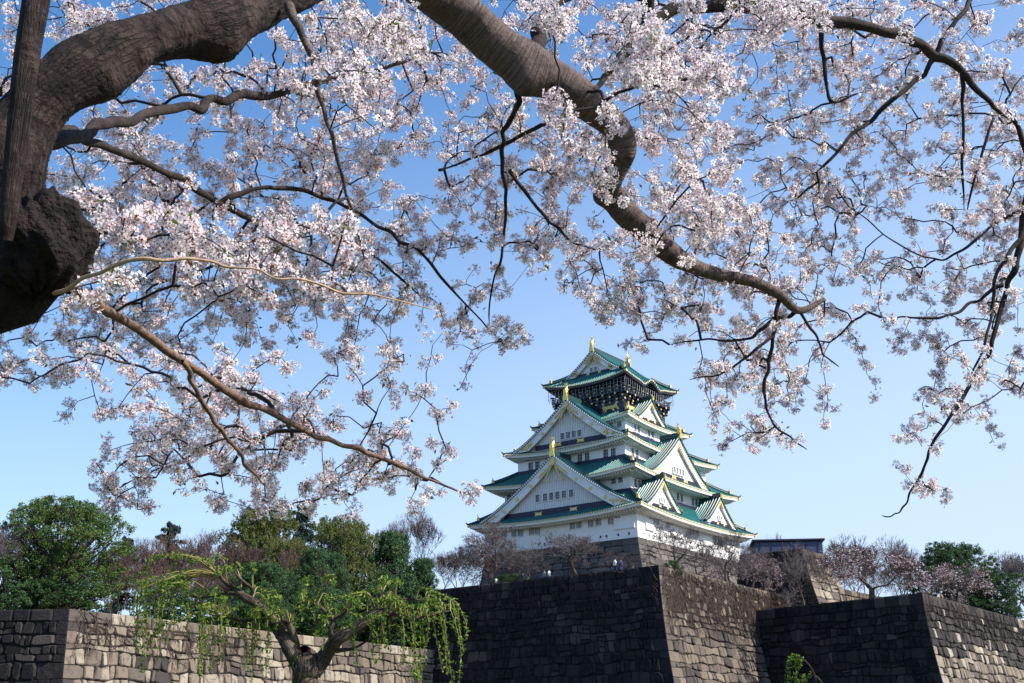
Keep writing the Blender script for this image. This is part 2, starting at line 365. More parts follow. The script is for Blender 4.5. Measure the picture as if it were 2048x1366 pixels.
def gable(k, uc, hw, z0, zA, vf, vback, board=.9, style='plain', wins=(), winz=0, wsz=(.8, 1.0), band=None, ornament=2.0, lattice=False, over=.9, ex=1.22, medals=0, bandh=.8, label=None, crest=1.0):
    """gabled dormer on face k; uc centre, hw half width, z0 foot, zA ridge height, vf verge plane, vback rear end"""
    H = zA-z0
    prof = lambda s: z0+H*(1-s)**ex*(1.0)+.0
    root = None
    # roof slopes: ribs run down the slope
    n = int((vf-vback)/RP); vs = []; rz = []
    for i in range(n):
        for d, z in ((0, 0), (.12, 0), (.17, .12), (.23, .17), (.29, .12), (.34, 0)):
            vs.append(vf-i*RP-d*RP/.46); rz.append(z)
    vs.append(vback); rz.append(0); vs = np.array(vs); rz = np.array(rz)
    s = np.linspace(0, 1, 15); tm = MB()
    for sg in (-1, 1):
        rows = [FA(k, uc+sg*hw*q, vs, prof(q)+rz+.06*(q*0)) for q in s]
        und = [FA(k, uc+sg*hw*q, vs[[0, -1]], prof(q)-.16) for q in s]
        tm.add(np.array(rows).reshape(-1, 3), grid_faces(len(s), len(vs)))
        tm.add(np.array(und).reshape(-1, 3), grid_faces(len(s), 2))
    root = tm.build('gable_roof', M['tile'], castle, label=label)
    # verge rolls along the rake
    L = math.hypot(hw, H)
    for sg in (-1, 1):
        vm = MB(); em = MB(); bm = MB(); s2 = np.linspace(0.01, 1, 16)
        for dv, rr, dz in ((.0, .17, .10), (-.55, .13, .12), (-1.05, .13, .12)):
            if vf+dv < vback+.3: continue
            tube(vm, FA(k, uc+sg*hw*s2, vf+dv, prof(s2)+dz), rr, 6)
        m = int(L/.42)
        for i in range(1, m):
            q = i/m; c = np.array(FC(k, uc+sg*hw*q, vf+.17, prof(q)-.10))
            em.box(c, (.16, .24, .24) if k in (0, 2) else (.24, .16, .24))
        # bargeboard: outer (upper) curve and inner (lower) curve
        s3 = np.linspace(0, 1, 18)
        top = FA(k, uc+sg*hw*s3*.985, vf+.02, prof(s3)-.22)
        wdt = board*(1.0+.35*s3)
        slope = -H*ex*(1-np.clip(s3, 0, .97))**(ex-1)/hw; nz = 1/np.sqrt(1+slope**2)
        low = FA(k, uc+sg*np.maximum(hw*s3*.985-wdt*np.abs(slope)*nz, 0), vf+.02, np.minimum(prof(s3)-.22-wdt*nz, zA-.22-board*1.25+ (0 if True else 0)))
        low[:, 2] = np.maximum(low[:, 2], z0-.1)
        back = np.array(FC(k, 0, -.30, 0))
        P = np.array([top, low, low+back, top+back])
        bm.add(P.reshape(-1, 3), grid_faces(4, len(s3)))
        # thin raised moulding
        mid = top*.72+low*.28+np.array(FC(k, 0, .03, 0))
        tube(bm, mid, .045, 4)
        vm.build('verge_ridge', M['ridge'], root); tag(em.build('tile_end_row', M['plaster'] if k == 0 else M['tile'], root), kind='stuff'); bm.build('bargeboard', M['plaster' if k == 0 else 'trim'], root)
    # main ridge
    rb = MB(); c0 = np.array(FC(k, uc, vf+.10, zA+.22)); c1 = np.array(FC(k, uc, vback, zA+.22))
    rsz = .26 if hw > 8 else .18
    rb.box((c0+c1)/2, (abs(vf-vback)+.1, 2*rsz, .62) if k in (0, 2) else (2*rsz, abs(vf-vback)+.1, .62))
    tube(rb, [c0+[0, 0, .38], c1+[0, 0, .38]], rsz*.8, 6)
    rb.build('ridge', M['ridge'], root)
    gm = MB(); out = np.array(FC(k, 0, 1, 0)); pk = np.array(FC(k, uc, vf+.22, zA))
    # ridge end plate, crest under the apex, corner plates
    sh = [(-.42, -.25), (.42, -.25), (.36, .35), (.20, .85), (0, 1.05), (-.20, .85), (-.36, .35)]
    g = .55*ornament
    gm.prism([FC(k, uc+x*g, vf+.16, zA+.0+z*g) for x, z in sh], out*.25)
    if ornament > 1.2: fish(gm, FC(k, uc, vf-.15, zA+.75*g), ornament*.95, out)
    gm.build('roof_finial', M['gold'], root)
    cm = MB()
    if style == 'rich':
        vz = zA-.22-board*.9
        tube(cm, [FC(k, uc, vf+.06, vz), FC(k, uc, vf+.30, vz)], .60*crest, 14)
        rr = random.Random(k+int(zA))
        for sg in (-1, 1):
            for j in range(16):
                q = j/16; L1 = (.5+3.2*q)*crest
                uu = uc+sg*L1*.78; zz = vz-L1*.56-.15+rr.uniform(-.16, .16)
                cm.prism([FC(k, uu-.16, vf+.05, zz), FC(k, uu+.05, vf+.05, zz+.17), FC(k, uu+.20, vf+.05, zz-.03), FC(k, uu, vf+.05, zz-.19)], out*.10)
                if q > .1:
                    uu = uc+sg*L1*.50; zz = vz-L1*.86-.1+rr.uniform(-.12, .12)
                    cm.prism([FC(k, uu-.15, vf+.05, zz), FC(k, uu+.02, vf+.05, zz+.18), FC(k, uu+.17, vf+.05, zz), FC(k, uu, vf+.05, zz-.17)], out*.10)
            # corner filigree
            co = MB()
            cw = hw*.24
            for j in range(34):
                q = rr.random(); uu = uc+sg*(hw*.97-cw*q*1.15-.6); top_ = prof(min(abs(uu-uc)/hw, 1))-.45; lo_ = z0+.25
                if top_ < lo_+.1: continue
                zz = lo_+(min(top_, lo_+.35+.9*q)-lo_)*rr.random(); r0 = rr.uniform(.10, .2)
                co.prism([FC(k, uu-r0*1.5, vf+.05, zz), FC(k, uu, vf+.05, zz+r0), FC(k, uu+r0*1.5, vf+.05, zz), FC(k, uu, vf+.05, zz-r0)], out*.09)
            co.build('gold_corner_filigree', M['goldm'], root)
    else:
        vz = zA-.22-board*.9
        for sg in (-1, 1):
            for j in range(6):
                L1 = (.1+.30*j)*crest; uu = uc+sg*L1*.6; zz = vz-L1*.8
                cm.prism([FC(k, uu-.13, vf+.05, zz), FC(k, uu, vf+.05, zz+.16), FC(k, uu+.13, vf+.05, zz), FC(k, uu, vf+.05, zz-.16)], out*.08)
            co = MB()
            for j in range(8):
                uu = uc+sg*hw*(.93-.035*j); zz = z0+.2+.06*j+.12*(j % 2); 
                co.prism([FC(k, uu-.2, vf+.05, zz), FC(k, uu, vf+.05, zz+.14), FC(k, uu+.2, vf+.05, zz), FC(k, uu, vf+.05, zz-.14)], out*.08)
            co.build('gold_corner_filigree', M['goldm'], root)
    for sg in (-1, 1):
        for j in range(medals):
            q = .30+.17*j; uu = uc+sg*(hw*q-.30); zz = prof(q)-.22-board*.80*(1+.3*q)/1.25
            md = MB(); tube(md, [FC(k, uu, vf+.04, zz), FC(k, uu, vf+.16, zz)], .29, 8); md.build('gold_medallion', M['goldm'], root)
    cm.build('gold_crest', M['goldm'], root)
    # recessed gable wall
    vw = vf-over; wm = MB(); lm = MB()
    s4 = np.linspace(0, 1, 14); z1 = z0+.05
    top = [FC(k, uc+sg*hw*q, vw, max(prof(q)-.2, z1)) for sg, qs in ((-1, s4[::-1]), (1, s4[1:])) for q in qs]
    wm.prism(top+[FC(k, uc+hw*.99, vw, z0-.3), FC(k, uc-hw*.99, vw, z0-.3)], -out*.2)
    if lattice:
        m = int(2*hw/.34)
        for i in range(m):
            uu = uc-hw+.17+i*.34; q = abs(uu-uc)/hw; zt = prof(q)-.25; zb = z0+bandh
            if zt-zb < .5: continue
            wm_c = FC(k, uu, vw+.05, (zt+zb)/2); lm.box(wm_c, (.10, .13, zt-zb) if k in (0, 2) else (.13, .10, zt-zb))
        lm.build('gable_lattice', M['plaster'], root)
    wm.build('gable_wall', M['plaster'] if not lattice else M['lattice'], root)
    # carved pendant lines (a raised loop below the crest)
    for sg in (-1, 1):
        pm = MB(); pts = [FC(k, uc+sg*x*board, vw+.12, zA-1.9*board+z*board) for x, z in ((0, 0), (.35, .05), (.55, -.3), (.9, -.35), (1.15, -.85), (1.6, -1.0), (1.9, -1.5))]
        tube(pm, pts, .06, 4)
        if hw > 5: pm.build('pendant_carving', M['plaster'], root)
    if band:
        b = MB(); hb = bandh; bw = hw-band
        b.box(FC(k, uc, vw+.16, z0+hb/2-.05), (.2, 2*bw, hb) if k in (0, 2) else (2*bw, .2, hb))
        b.build('base_band', M['navy'], root)
        for q in (-.3, .3):
            gb = MB()
            w2, h2 = (.75, .36) if hw > 8 else (.32, .26)
            x0 = uc+bw*q*1.1
            gb.prism([FC(k, x0+x*w2, vw+.26, z0+hb/2-.05+z*h2) for x, z in ((-1, -.9), (-.3, -.6), (.3, -.6), (1, -.9), (.7, 0), (1, .9), (.3, .6), (-.3, .6), (-1, .9), (-.7, 0))], out*.06)
            gb.build('gold_plate', M['goldm'], root)
    for uu in wins: window(k, uu, vw+.11, winz, wsz[0], wsz[1], par=castle)
    return root
gable(0, 0.0, 15.6, 35.15, 44.75, 17.75, 12.9, board=1.08, style='rich', wins=(-3.57, -2.09, -.89, .3, 1.54, 2.91), winz=38.28, wsz=(.82, 1.15), band=5.4, ornament=2.1, lattice=True, medals=3, bandh=1.25, ex=1.28, label='largest left gable with white lattice and gold filigree')
gable(0, 0.2, 11.0, 47.25, 54.75, 14.0, 6.6, board=.9, style='rich', wins=(-1.16, -.05, 1.05, 2.17), winz=48.85, wsz=(.82, 1.05), band=4.2, ornament=2.0, lattice=True, medals=2, bandh=.75, ex=1.28, crest=.8, label='upper left gable with white lattice')
gable(1, -1.7, 10.0, 41.45, 48.65, 13.9, 10.4, board=.95, style='plain', wins=(-3.15, -2.25, -1.34, -.4), winz=43.0, wsz=(.62, 1.0), band=4.3, ornament=1.7, bandh=.62, ex=1.3, crest=1.4, over=.5)
for uc, w0 in ((-10.8, (-11.3, -10.6)), (7.6, (7.3, 8.0))):
    gable(1, uc, 5.7, 35.35, 40.0, 15.9, 12.1, board=.55, wins=w0, winz=36.5, wsz=(.45, .7), band=2.3, ornament=1.05, bandh=.42, ex=1.3, crest=.8, over=.4)
gable(1, -2.3, 4.9, 51.9, 55.7, 9.35, 6.6, board=.5, wins=(), band=1.7, ornament=1.05, bandh=.35, ex=1.3, crest=.8, over=.4)
# back-side dormers so the tower is whole
gable(2, 0.0, 15.4, 35.15, 44.75, 17.6, 12.9, board=1.2, band=5.4, ornament=2.0, bandh=1.2)
gable(3, 0.0, 9.8, 41.45, 48.4, 13.6, 10.4, board=.9, band=4, ornament=1.5)
# hip-and-gable top roof: ridge along the x axis
for k in (0, 2):
    gable(k, 0.1 if k == 0 else -.1, 5.55, 61.2, 65.35, 5.75, 0.0, board=.62, style='rich', wins=(-.45, .45) if k == 0 else (), winz=62.05, wsz=(.55, .75), band=2.0, ornament=1.9, bandh=.45, crest=.55, ex=1.22, over=.6)

# black top storey with gilt fittings, balcony, netting
blk = MB()
blk.box((0, 0, 54.4), (13.4, 13.3, 4.9)); bo = blk.build('wall', M['lacquer'], castle, label='black lacquered storey wall')
blk = MB(); blk.box((0, 0, 58.4), (11.4, 11.2, 3.2)); blk.build('wall', M['lacquer'], castle, label='recessed black observation storey')
bal = MB()
bal.box((0, 0, 56.60), (14.9, 14.7, .28)); bal.box((0, 0, 56.15), (14.2, 14.0, .32)); bal.box((0, 0, 55.62), (13.8, 13.7, .30))
bal.build('balcony', M['lacquer'], castle)
rail = MB(); rg = MB(); br = MB(); net = MB(); post = MB()
for k in range(4):
    V = 7.30 if k in (0, 2) else 7.2; A = 7.2 if k in (0, 2) else 7.3
    for zz in (56.98, 57.3, 57.68):
        c = FC(k, 0, V, zz); rail.box(c, (.13, 2*A+(1.2 if zz > 57.5 else .5), .11) if k in (0, 2) else (2*A+(1.2 if zz > 57.5 else .5), .13, .11))
    for i in range(11):
        u = -A+2*A*i/10; rail.box(FC(k, u, V, 57.2), (.17, .17, .95)); rg.box(FC(k, u, V, 57.74), (.22, .22, .14)); rg.box(FC(k, u, V+.02, 57.1), (.2, .2, .14))
    # brackets under the balcony with gilt caps
    for i in range(12):
        u = -A+.4+(2*A-.8)*i/11
        for j, (vv, zz) in enumerate(((7.45, 56.32), (7.15, 55.9), (6.95, 55.4))):
            br.box(FC(k, u, vv-.35, zz), (.9, .26, .26) if k in (0, 2) else (.26, .9, .26))
            if (i+j) % 2 == 0: rg.box(FC(k, u, vv+.115, zz), (.05, .30, .30) if k in (0, 2) else (.30, .05, .30))
    # storey posts, openings of the observation floor and their lintels
    for i in range(9):
        u = -5.5+11*i/8; post.box(FC(k, u, 5.72, 58.3), (.2, .2, 3.2))
    post.box(FC(k, 0, 5.74, 59.2), (.24, 11.6, .25) if k in (0, 2) else (11.6, .24, .25)); post.box(FC(k, 0, 5.74, 58.1), (.2, 11.6, .16) if k in (0, 2) else (11.6, .2, .16))
    # wire netting hung from the eave down to the balcony
    for i in range(23):
        u = -7.7+15.4*i/22
        z0 = 59.0-.95*(1-(abs(u)/8.37)**2.3)*.9+(.7 if False else 0)
        pts = [FC(k, u, 7.75, z0+.15), FC(k, u*1.0, 7.9, 58.2), FC(k, u, 7.85, 57.3), FC(k, u*.985, 7.6, 56.6)]
        tube(net, pts, .03, 3, cap=False)
    for zz in (58.7, 58.0, 57.3): tube(net, [FC(k, -7.9, 7.86, zz), FC(k, 7.9, 7.86, zz)], .018, 3, cap=False)
    # gilt squares and flower bosses on the black wall
    V = 6.72 if k in (0, 2) else 6.67
    for i in range(5):
        u = -5.3+2.65*i
        fb = MB()
        for q in range(6):
            a0 = q*math.pi/3; fb.prism([FC(k, u+.08*math.cos(a0+1.57), V, 54.95+.08*math.sin(a0+1.57)), FC(k, u+.38*math.cos(a0), V, 54.95+.38*math.sin(a0)), FC(k, u+.08*math.cos(a0-1.57), V, 54.95+.08*math.sin(a0-1.57))], np.array(FC(k, 0, .06, 0)))
        fb.build('gold_flower_boss', M['goldm'], castle); rg.box(FC(k, u+1.3, V, 55.15), (.06, .26, .24) if k in (0, 2) else (.26, .06, .24))
        rg.box(FC(k, u, V, 53.35), (.06, .6, .22) if k in (0, 2) else (.6, .06, .22))
rail.build('railing', M['lacquer'], castle); tag(rg.build('gold_fitting', M['goldm'], castle), kind='stuff'); tag(br.build('bracket', M['lacquer'], castle), kind='stuff')
post.build('timber_frame', M['navy'], castle); tag(net.build('safety_net', M['wire'], castle), kind='stuff')
beast = [(-1.9, -.62), (-1.55, -.5), (-1.5, -.15), (-1.75, .12), (-1.62, .42), (-1.2, .5), (-.95, .3), (-.3, .42), (.5, .38), (1.05, .55), (1.3, .95), (1.75, 1.05), (1.85, .8), (1.55, .82), (1.42, .45), (1.5, .05), (1.75, -.25), (1.95, -.75), (1.6, -.75), (1.35, -.35), (1.0, -.15), (.8, -.5), (.95, -.9), (.6, -.9), (.35, -.35), (-.3, -.3), (-.7, -.45), (-.95, -.95), (-1.35, -.95), (-1.1, -.5), (-1.2, -.35), (-1.5, -.72)]
for k in range(4):
    V = 6.72 if k in (0, 2) else 6.67
    for sg in (-1, 1):
        mb = MB(); u0 = sg*4.05; sc = .92
        pts = [FC(k, u0+sg*(-x)*sc if k != 0 else u0+sg*x*sc*1.0, V, 54.25+z*sc*.82) for x, z in beast]
        mb.prism(pts, np.array(FC(k, 0, .12, 0)))
        mb.build('gold_animal_relief', M['goldm'], castle)
# ------------------------------------------------------------------ masonry
def masonry(mb, V, mit, prof, z_top, z_bot, seg, size=.9, cap=1.0, tone=lambda s, d, r: r, seed=0, corner=(True, True), rowh=.85, rough=.22, xend=(0, 0)):
    """one battered face between footprint vertices seg and seg+1 of V (2-D), mit = mitre vectors"""
    rr = random.Random(seed)
    A, B = np.array(V[seg], float), np.array(V[seg+1], float); mA, mB = np.array(mit[seg]), np.array(mit[seg+1])
    L = np.linalg.norm(B-A); out = np.array([(B-A)[1], -(B-A)[0]])/L
    if np.dot(out, (mA+mB)) < 0: out = -out
    def P(f, d, o=0.0):
        q = prof(d); xy = (A+mA*q)*(1-f)+(B+mB*q)*f+out*o
        return np.array([xy[0], xy[1], z_top-d])
    D = z_top-z_bot
    # dark backing
    nb = 12
    pts = [P(f, D*i/nb, -.10) for i in range(nb+1) for f in np.linspace(0, 1, 5)]
    mb.add(pts, grid_faces(nb+1, 5), 1, 0)
    ds = [0, cap]
    while ds[-1] < D: ds.append(ds[-1]+rowh*rr.uniform(.65, 1.5))
    ph = [(rr.uniform(0, 6.3), rr.uniform(0, 6.3), rr.uniform(.3, 1)) for _ in ds]
    def dcur(i, s):
        if i <= 1: return ds[i]
        a, b, c = ph[i]; e = min(1, min(s, L-s)/3+.15)
        return ds[i]+e*rowh*(.15*math.sin(s*.4+a)+.12*math.sin(s*1.3+b)+.06*math.sin(s*3.1+a*3))
    for i in range(len(ds)-1):
        s = 0.0; first = True
        while s < L-.01:
            if i == 0: w = rr.uniform(1.4, 2.4)
            elif first and corner[0]: w = 2.3 if i % 2 else 1.2
            else: w = size*rr.choice([.5, .7, .85, 1, 1.2, 1.5, 2.1]) if i else 1.8
            if L-s-w < size*.8: w = L-s
            if corner[1] and i > 0 and L-s-w < 2.4 and L-s > (2.3 if i % 2 else 1.2)+.5: w = L-s-(2.3 if i % 2 else 1.2)
            s1 = min(s+w, L)
            tl = rr.uniform(-.2, .2)*rowh if (i > 0 and s > 0) else 0; tr = rr.uniform(-.1, .1)*rowh if (i > 0 and s1 < L) else 0
            g = .038 if i else .02
            c = [(s+g+tl, dcur(i, s)+g), (s1-g-tr*.0, dcur(i, s1)+g), (s1-g+tr, dcur(i+1, s1)-g), (s+g-tl, dcur(i+1, s)-g)]
            split = i > 0 and not first and rr.random() < .07 and w > .9
            quads = [c]
            if split:
                m = .5+rr.uniform(-.15, .15)
                a1 = (c[0][0], c[0][1]*(1-m)+c[3][1]*m); a2 = (c[1][0], c[1][1]*(1-m)+c[2][1]*m)
                quads = [[c[0], c[1], (a2[0], a2[1]-g), (a1[0], a1[1]-g)], [(a1[0], a1[1]+g), (a2[0], a2[1]+g), c[2], c[3]]]
            for qd in quads:
                k = rr.uniform(.06, .24) if i else .03
                poly = []
                edge = [0.0 if (i == 0 or (first and corner[0])) else 1]
                for j in range(4):
                    p0, p1, p2 = qd[j-1], qd[j], qd[(j+1) % 4]
                    kk = k*rr.uniform(.5, 1.2)
                    if (p1[0] < .15 or p1[0] > L-.15): kk = .02
                    poly.append((p1[0]+(p0[0]-p1[0])*kk, p1[1]+(p0[1]-p1[1])*kk)); poly.append((p1[0]+(p2[0]-p1[0])*kk, p1[1]+(p2[1]-p1[1])*kk))
                cx = sum(p[0] for p in poly)/8; cy = sum(p[1] for p in poly)/8
                h = rr.uniform(.02, rough) if i else .10; tx = rr.uniform(-.09, .09)*(1 if i else 0); ty = rr.uniform(-.09, .09)*(1 if i else 0)
                if (first and corner[0]) or (s1 > L-.1): h, tx, ty = .0, 0, 0
                back = [P(p[0]/L, p[1], -.11) for p in poly]
                f0 = [P((cx+(p[0]-cx)*.97)/L, cy+(p[1]-cy)*.97, -.02+h*.4+(p[0]-cx)*tx+(p[1]-cy)*ty) for p in poly]
                f1 = [P((cx+(p[0]-cx)*.80)/L, cy+(p[1]-cy)*.80, h+.02+(p[0]-cx)*tx+(p[1]-cy)*ty) for p in poly]
                if h == .0: f0 = [P(p[0]/L, p[1], .0) for p in poly]; f1 = [P((cx+(p[0]-cx)*.96)/L, cy+(p[1]-cy)*.96, .012) for p in poly]
                fs = [(j, (j+1) % 8, 8+(j+1) % 8, 8+j) for j in range(8)]+[(8+j, 8+(j+1) % 8, 16+(j+1) % 8, 16+j) for j in range(8)]+[tuple(range(16, 24))]
                mb.add(back+f0+f1, fs, 0, float(np.clip(tone(cx, cy, rr.random()), 0, 1)))
            s = s1; first = False
def mitres(V):
    V = [np.array(v, float) for v in V]; n = len(V); out = []
    nr = []
    for i in range(n-1):
        d = V[i+1]-V[i]; d /= np.linalg.norm(d); nr.append(np.array([d[1], -d[0]]))
    for i in range(n):
        if i == 0: m = nr[0]
        elif i == n-1: m = nr[-1]
        else:
            b = nr[i-1]+nr[i]; b /= np.linalg.norm(b); m = b/max(np.dot(b, nr[i]), .3)
        out.append(m)
    return out
def stone_wall(name, V, z_top, z_bot, prof, label, tones, seed=1, ground='grass', cat='stone wall', plate=None, mats=None, parent=None, **kw):
    mit = mitres(V); mb = MB()
    for i in range(len(V)-1):
        masonry(mb, V, mit, prof, z_top, z_bot, i, tone=tones[i], seed=seed*10+i, corner=(i > 0, i < len(V)-2), **kw)
    # broad flat coping behind the face so the wall has its thickness
    inner = [np.array(v)-m*1.2 for v, m in zip(V, mit)]
    pts = [(v[0], v[1], z_top-.012) for v in V]+[(v[0], v[1], z_top-.012) for v in inner]; n = len(V)
    mb.add(pts, [(i, i+1, n+i+1, n+i) for i in range(n-1)], 0, .5)
    o = mb.build(name, mats or [M['stone'], M['joint']], parent, attr=True)
    if parent is None: tag(o, label, cat)
    return o
batter = lambda d: .10*d+.010*d*d
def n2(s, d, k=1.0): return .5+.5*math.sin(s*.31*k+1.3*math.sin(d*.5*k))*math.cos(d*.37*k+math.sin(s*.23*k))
t_shadestain = lambda s, d, r: (.0+.20*r*r) if n2(s, d) < .66 else .06+.32*r*r  # stains, plus the shade of faces away from the sun put into stone tone
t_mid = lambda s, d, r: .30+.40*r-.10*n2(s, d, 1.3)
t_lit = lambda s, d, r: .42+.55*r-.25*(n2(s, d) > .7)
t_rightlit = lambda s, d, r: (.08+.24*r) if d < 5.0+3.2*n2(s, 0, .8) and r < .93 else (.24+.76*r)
cw = [(-9.9-14*.78, 171.7+14*.626), (18.2, 149.2), (41.4, 181.0), (41.4-22.5*.8, 181+28*.6)]
# centre wall: left shaded face, near corner, right sunlit face, far return
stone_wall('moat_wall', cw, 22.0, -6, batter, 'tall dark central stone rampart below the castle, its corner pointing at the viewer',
           [t_shadestain, t_mid, t_shadestain], seed=3, size=.92, rowh=1.0, cap=1.2)
rwv = [(32.6, 171.6), (51.1, 151.0), (51.1+62*.62, 151.0+62*.787)]
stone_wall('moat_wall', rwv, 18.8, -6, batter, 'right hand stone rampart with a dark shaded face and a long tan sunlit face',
           [t_shadestain, t_rightlit], seed=5, size=.95, rowh=1.02, cap=1.45)
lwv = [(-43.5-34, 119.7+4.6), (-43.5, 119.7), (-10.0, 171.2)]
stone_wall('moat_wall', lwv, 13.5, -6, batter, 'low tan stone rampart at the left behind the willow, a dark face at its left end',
           [t_shadestain, t_lit], seed=7, size=1.05, rowh=.98, cap=1.2)
# castle stone base (part of the keep)
bprof = lambda d: .28*d+.012*d*d
a_, b_ = W[1][0]-.02, W[1][1]-.02
bv = [(-a_, b_), (-a_, -b_), (a_, -b_), (a_, b_), (-a_, b_)][::-1]
bv = [(-a_, b_), (-a_, -b_), (a_, -b_), (a_, b_)]
t_base = lambda s, d, r: .25+.6*r
stone_wall('stone_base', bv, 30.28, 21.5, bprof, None, [t_base]*3, seed=9, size=1.5, rowh=1.05, cap=1.05, rough=.06, mats=[M['bstone'], M['joint']], parent=castle)
# small keep base to the right, and the wall running on from it
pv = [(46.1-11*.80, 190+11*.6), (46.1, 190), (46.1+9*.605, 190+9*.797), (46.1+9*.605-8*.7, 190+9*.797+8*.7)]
stone_wall('stone_pier', pv, 30.6, 16, bprof, 'square stone tower base right of the castle with one dark and one tan side', [t_shadestain, t_lit, t_shadestain], seed=13, size=1.4, rowh=1.1, cap=1.1, rough=.08)
pv2 = [(47.5, 176), (86, 219)]
stone_wall('terrace_wall', pv2, 22.6, 15, lambda d: .12*d, 'low tan terrace wall behind the pink cherry trees', [t_lit], seed=15, size=1.0, rowh=.9, cap=.9)
# blue-grey flat building behind
_b = at_y(1571, 1092, 214); bb = empty('flat_building', (_b[0], 214, 0), math.radians(-6), label='flat topped blue grey building behind the stone tower base', cat='building')
m_ = MB(); m_.box((0, 0, 29.8), (11.6, 10, 10)); m_.build('wall', M['bluewall'], bb)
m_ = MB(); m_.box((0, 0, 35.15), (12.5, 10.5, .3)); m_.build('roof', M['navy'], bb)
m_ = MB()
for i in range(6): m_.box((-5+2*i, -5.03, 30), (.06, .06, 10))
m_.build('panel_joint', M['navy'], bb)

# ------------------------------------------------------------------ ground, terraces, moat
def slab(name, poly, z, m, down=None):
    mb = MB()
    if down is None: mb.add([(x, y, z) for x, y in poly], [tuple(range(len(poly)))])
    else: mb.prism([(x, y, z) for x, y in poly], (0, 0, -down))
    o = mb.build(name, m); o['kind'] = 'structure'; return o
slab('ground', [(-4000, -4000), (4000, -4000), (4000, 4000), (-4000, 4000)], -6.6, M['earth'])
slab('moat_water', [(-260, 22), (260, 22), (260, 300), (-260, 300)], -6.0, M['water'])
slab('moat_bank', [(-260, -200), (260, -200), (260, 20), (-260, 20)], -1.7, M['grass'], down=4.8)
slab('castle_terrace', [(-9, 172.3), (18.1, 150.6), (40.4, 181.2), (44, 200), (160, 420), (-160, 420), (-60, 212)], 21.8, M['earth'], down=20)
slab('outer_terrace', [(33.5, 172), (51, 152.3), (89, 200.5), (240, 420), (60, 420), (42, 190)], 18.6, M['earth'], down=20)
slab('left_terrace', [(-77, 125.6), (-43.8, 121), (-11.6, 171.5), (-26, 186), (-60, 300), (-260, 300), (-260, 126)], 13.3, M['grass'], down=14)

# ------------------------------------------------------------------ vegetation helpers
def seg_arrays(P0, P1, R0, R1, n=3):
    P0 = np.asarray(P0, float); P1 = np.asarray(P1, float); R0 = np.asarray(R0, float); R1 = np.asarray(R1, float)
    T = P1-P0; T /= np.linalg.norm(T, axis=1)[:, None]+1e-9
    ref = np.where(np.abs(T[:, 2:3]) < .8, np.array([[0, 0, 1.0]]), np.array([[1.0, 0, 0]]))
    X = np.cross(T, ref); X /= np.linalg.norm(X, axis=1)[:, None]+1e-9; Y = np.cross(T, X)
    a = np.arange(n)*2*np.pi/n
    C = np.cos(a)[None, :, None]*X[:, None]+np.sin(a)[None, :, None]*Y[:, None]
    V = np.concatenate([P0[:, None]+C*R0[:, None, None], P1[:, None]+C*R1[:, None, None]], 1).reshape(-1, 3)
    j = np.arange(n); f = np.stack([j, (j+1) % n, n+(j+1) % n, n+j], 1)
    Fq = (f[None]+(np.arange(len(P0))*2*n)[:, None, None]).reshape(-1, 4)
    return V, Fq
def quad_obj(name, V, Fq, mats, parent=None, mi=None, rnd=None, smooth=False, label=None):
    me = bpy.data.meshes.new(name); Fq = np.asarray(Fq)
    fill_mesh(me, V, np.full(len(Fq), Fq.shape[1], np.int32), Fq.ravel(), mi, smooth)
    if rnd is not None and len(me.polygons) == len(Fq):
        a = me.attributes.new('rnd', 'FLOAT', 'FACE'); a.data.foreach_set('value', np.asarray(rnd, np.float32))
    return link(name, me, mats, parent, label)
def rand_dirs(n, g):
    v = g.normal(size=(n, 3)); return v/np.linalg.norm(v, axis=1)[:, None]
def leaf_quads(C, size, g, up=None, aspect=.5, bend=.15):
    n = len(C); D = rand_dirs(n, g)
    if up is not None: D = D+np.asarray(up); D /= np.linalg.norm(D, axis=1)[:, None]
    N_ = rand_dirs(n, g); S_ = np.cross(D, N_); S_ /= np.linalg.norm(S_, axis=1)[:, None]+1e-9
    N_ = np.cross(S_, D); size = np.broadcast_to(np.asarray(size, float), (n,))[:, None]
    a = C-D*size*.5; c = C+D*size*.5
    b = C+S_*size*aspect*.5+N_*size*bend; d = C-S_*size*aspect*.5+N_*size*bend
    V = np.stack([a, b, c, d], 1).reshape(-1, 3)
    return V, np.arange(4*n).reshape(-1, 4)

M['bark_far'] = mat('grey_bark', (.085, .068, .062), .95, noise=(6, (.035, .028, .028), .45, .65))
M['twig_brown'] = mat('brown_twigs', (.105, .062, .05), .9, noise=(.3, (.065, .045, .05), .4, .65))
M['twig_grey'] = mat('grey_twigs', (.12, .10, .105), .9, noise=(.3, (.07, .055, .06), .4, .65))
M['leaf_oak'] = mat('evergreen_leaf', (.05, .1, .03), .5, spec=.35, trans=.25, ramp=[(0, (.025, .065, .018)), (.5, (.065, .13, .028)), (.85, (.13, .18, .035)), (1, (.22, .21, .06))])
M['leaf_olive'] = mat('olive_leaf', (.05, .1, .03), .5, spec=.35, trans=.25, ramp=[(0, (.040, .065, .016)), (.5, (.10, .13, .026)), (.85, (.17, .17, .035)), (1, (.23, .17, .06))])
M['leaf_dark'] = mat('dark_green_leaf', (.05, .1, .03), .5, spec=.35, trans=.2, ramp=[(0, (.020, .058, .024)), (.6, (.050, .115, .038)), (1, (.10, .18, .05))])
M['needle'] = mat('cedar_needles', (.018, .045, .032), .6, ramp=[(0, (.010, .028, .022)), (1, (.030, .062, .045))])
M['farpetal'] = mat('far_blossom', (.62, .42, .45), .8, trans=.3, ramp=[(0, (.42, .30, .33)), (.5, (.62, .52, .56)), (1, (.82, .76, .78))])

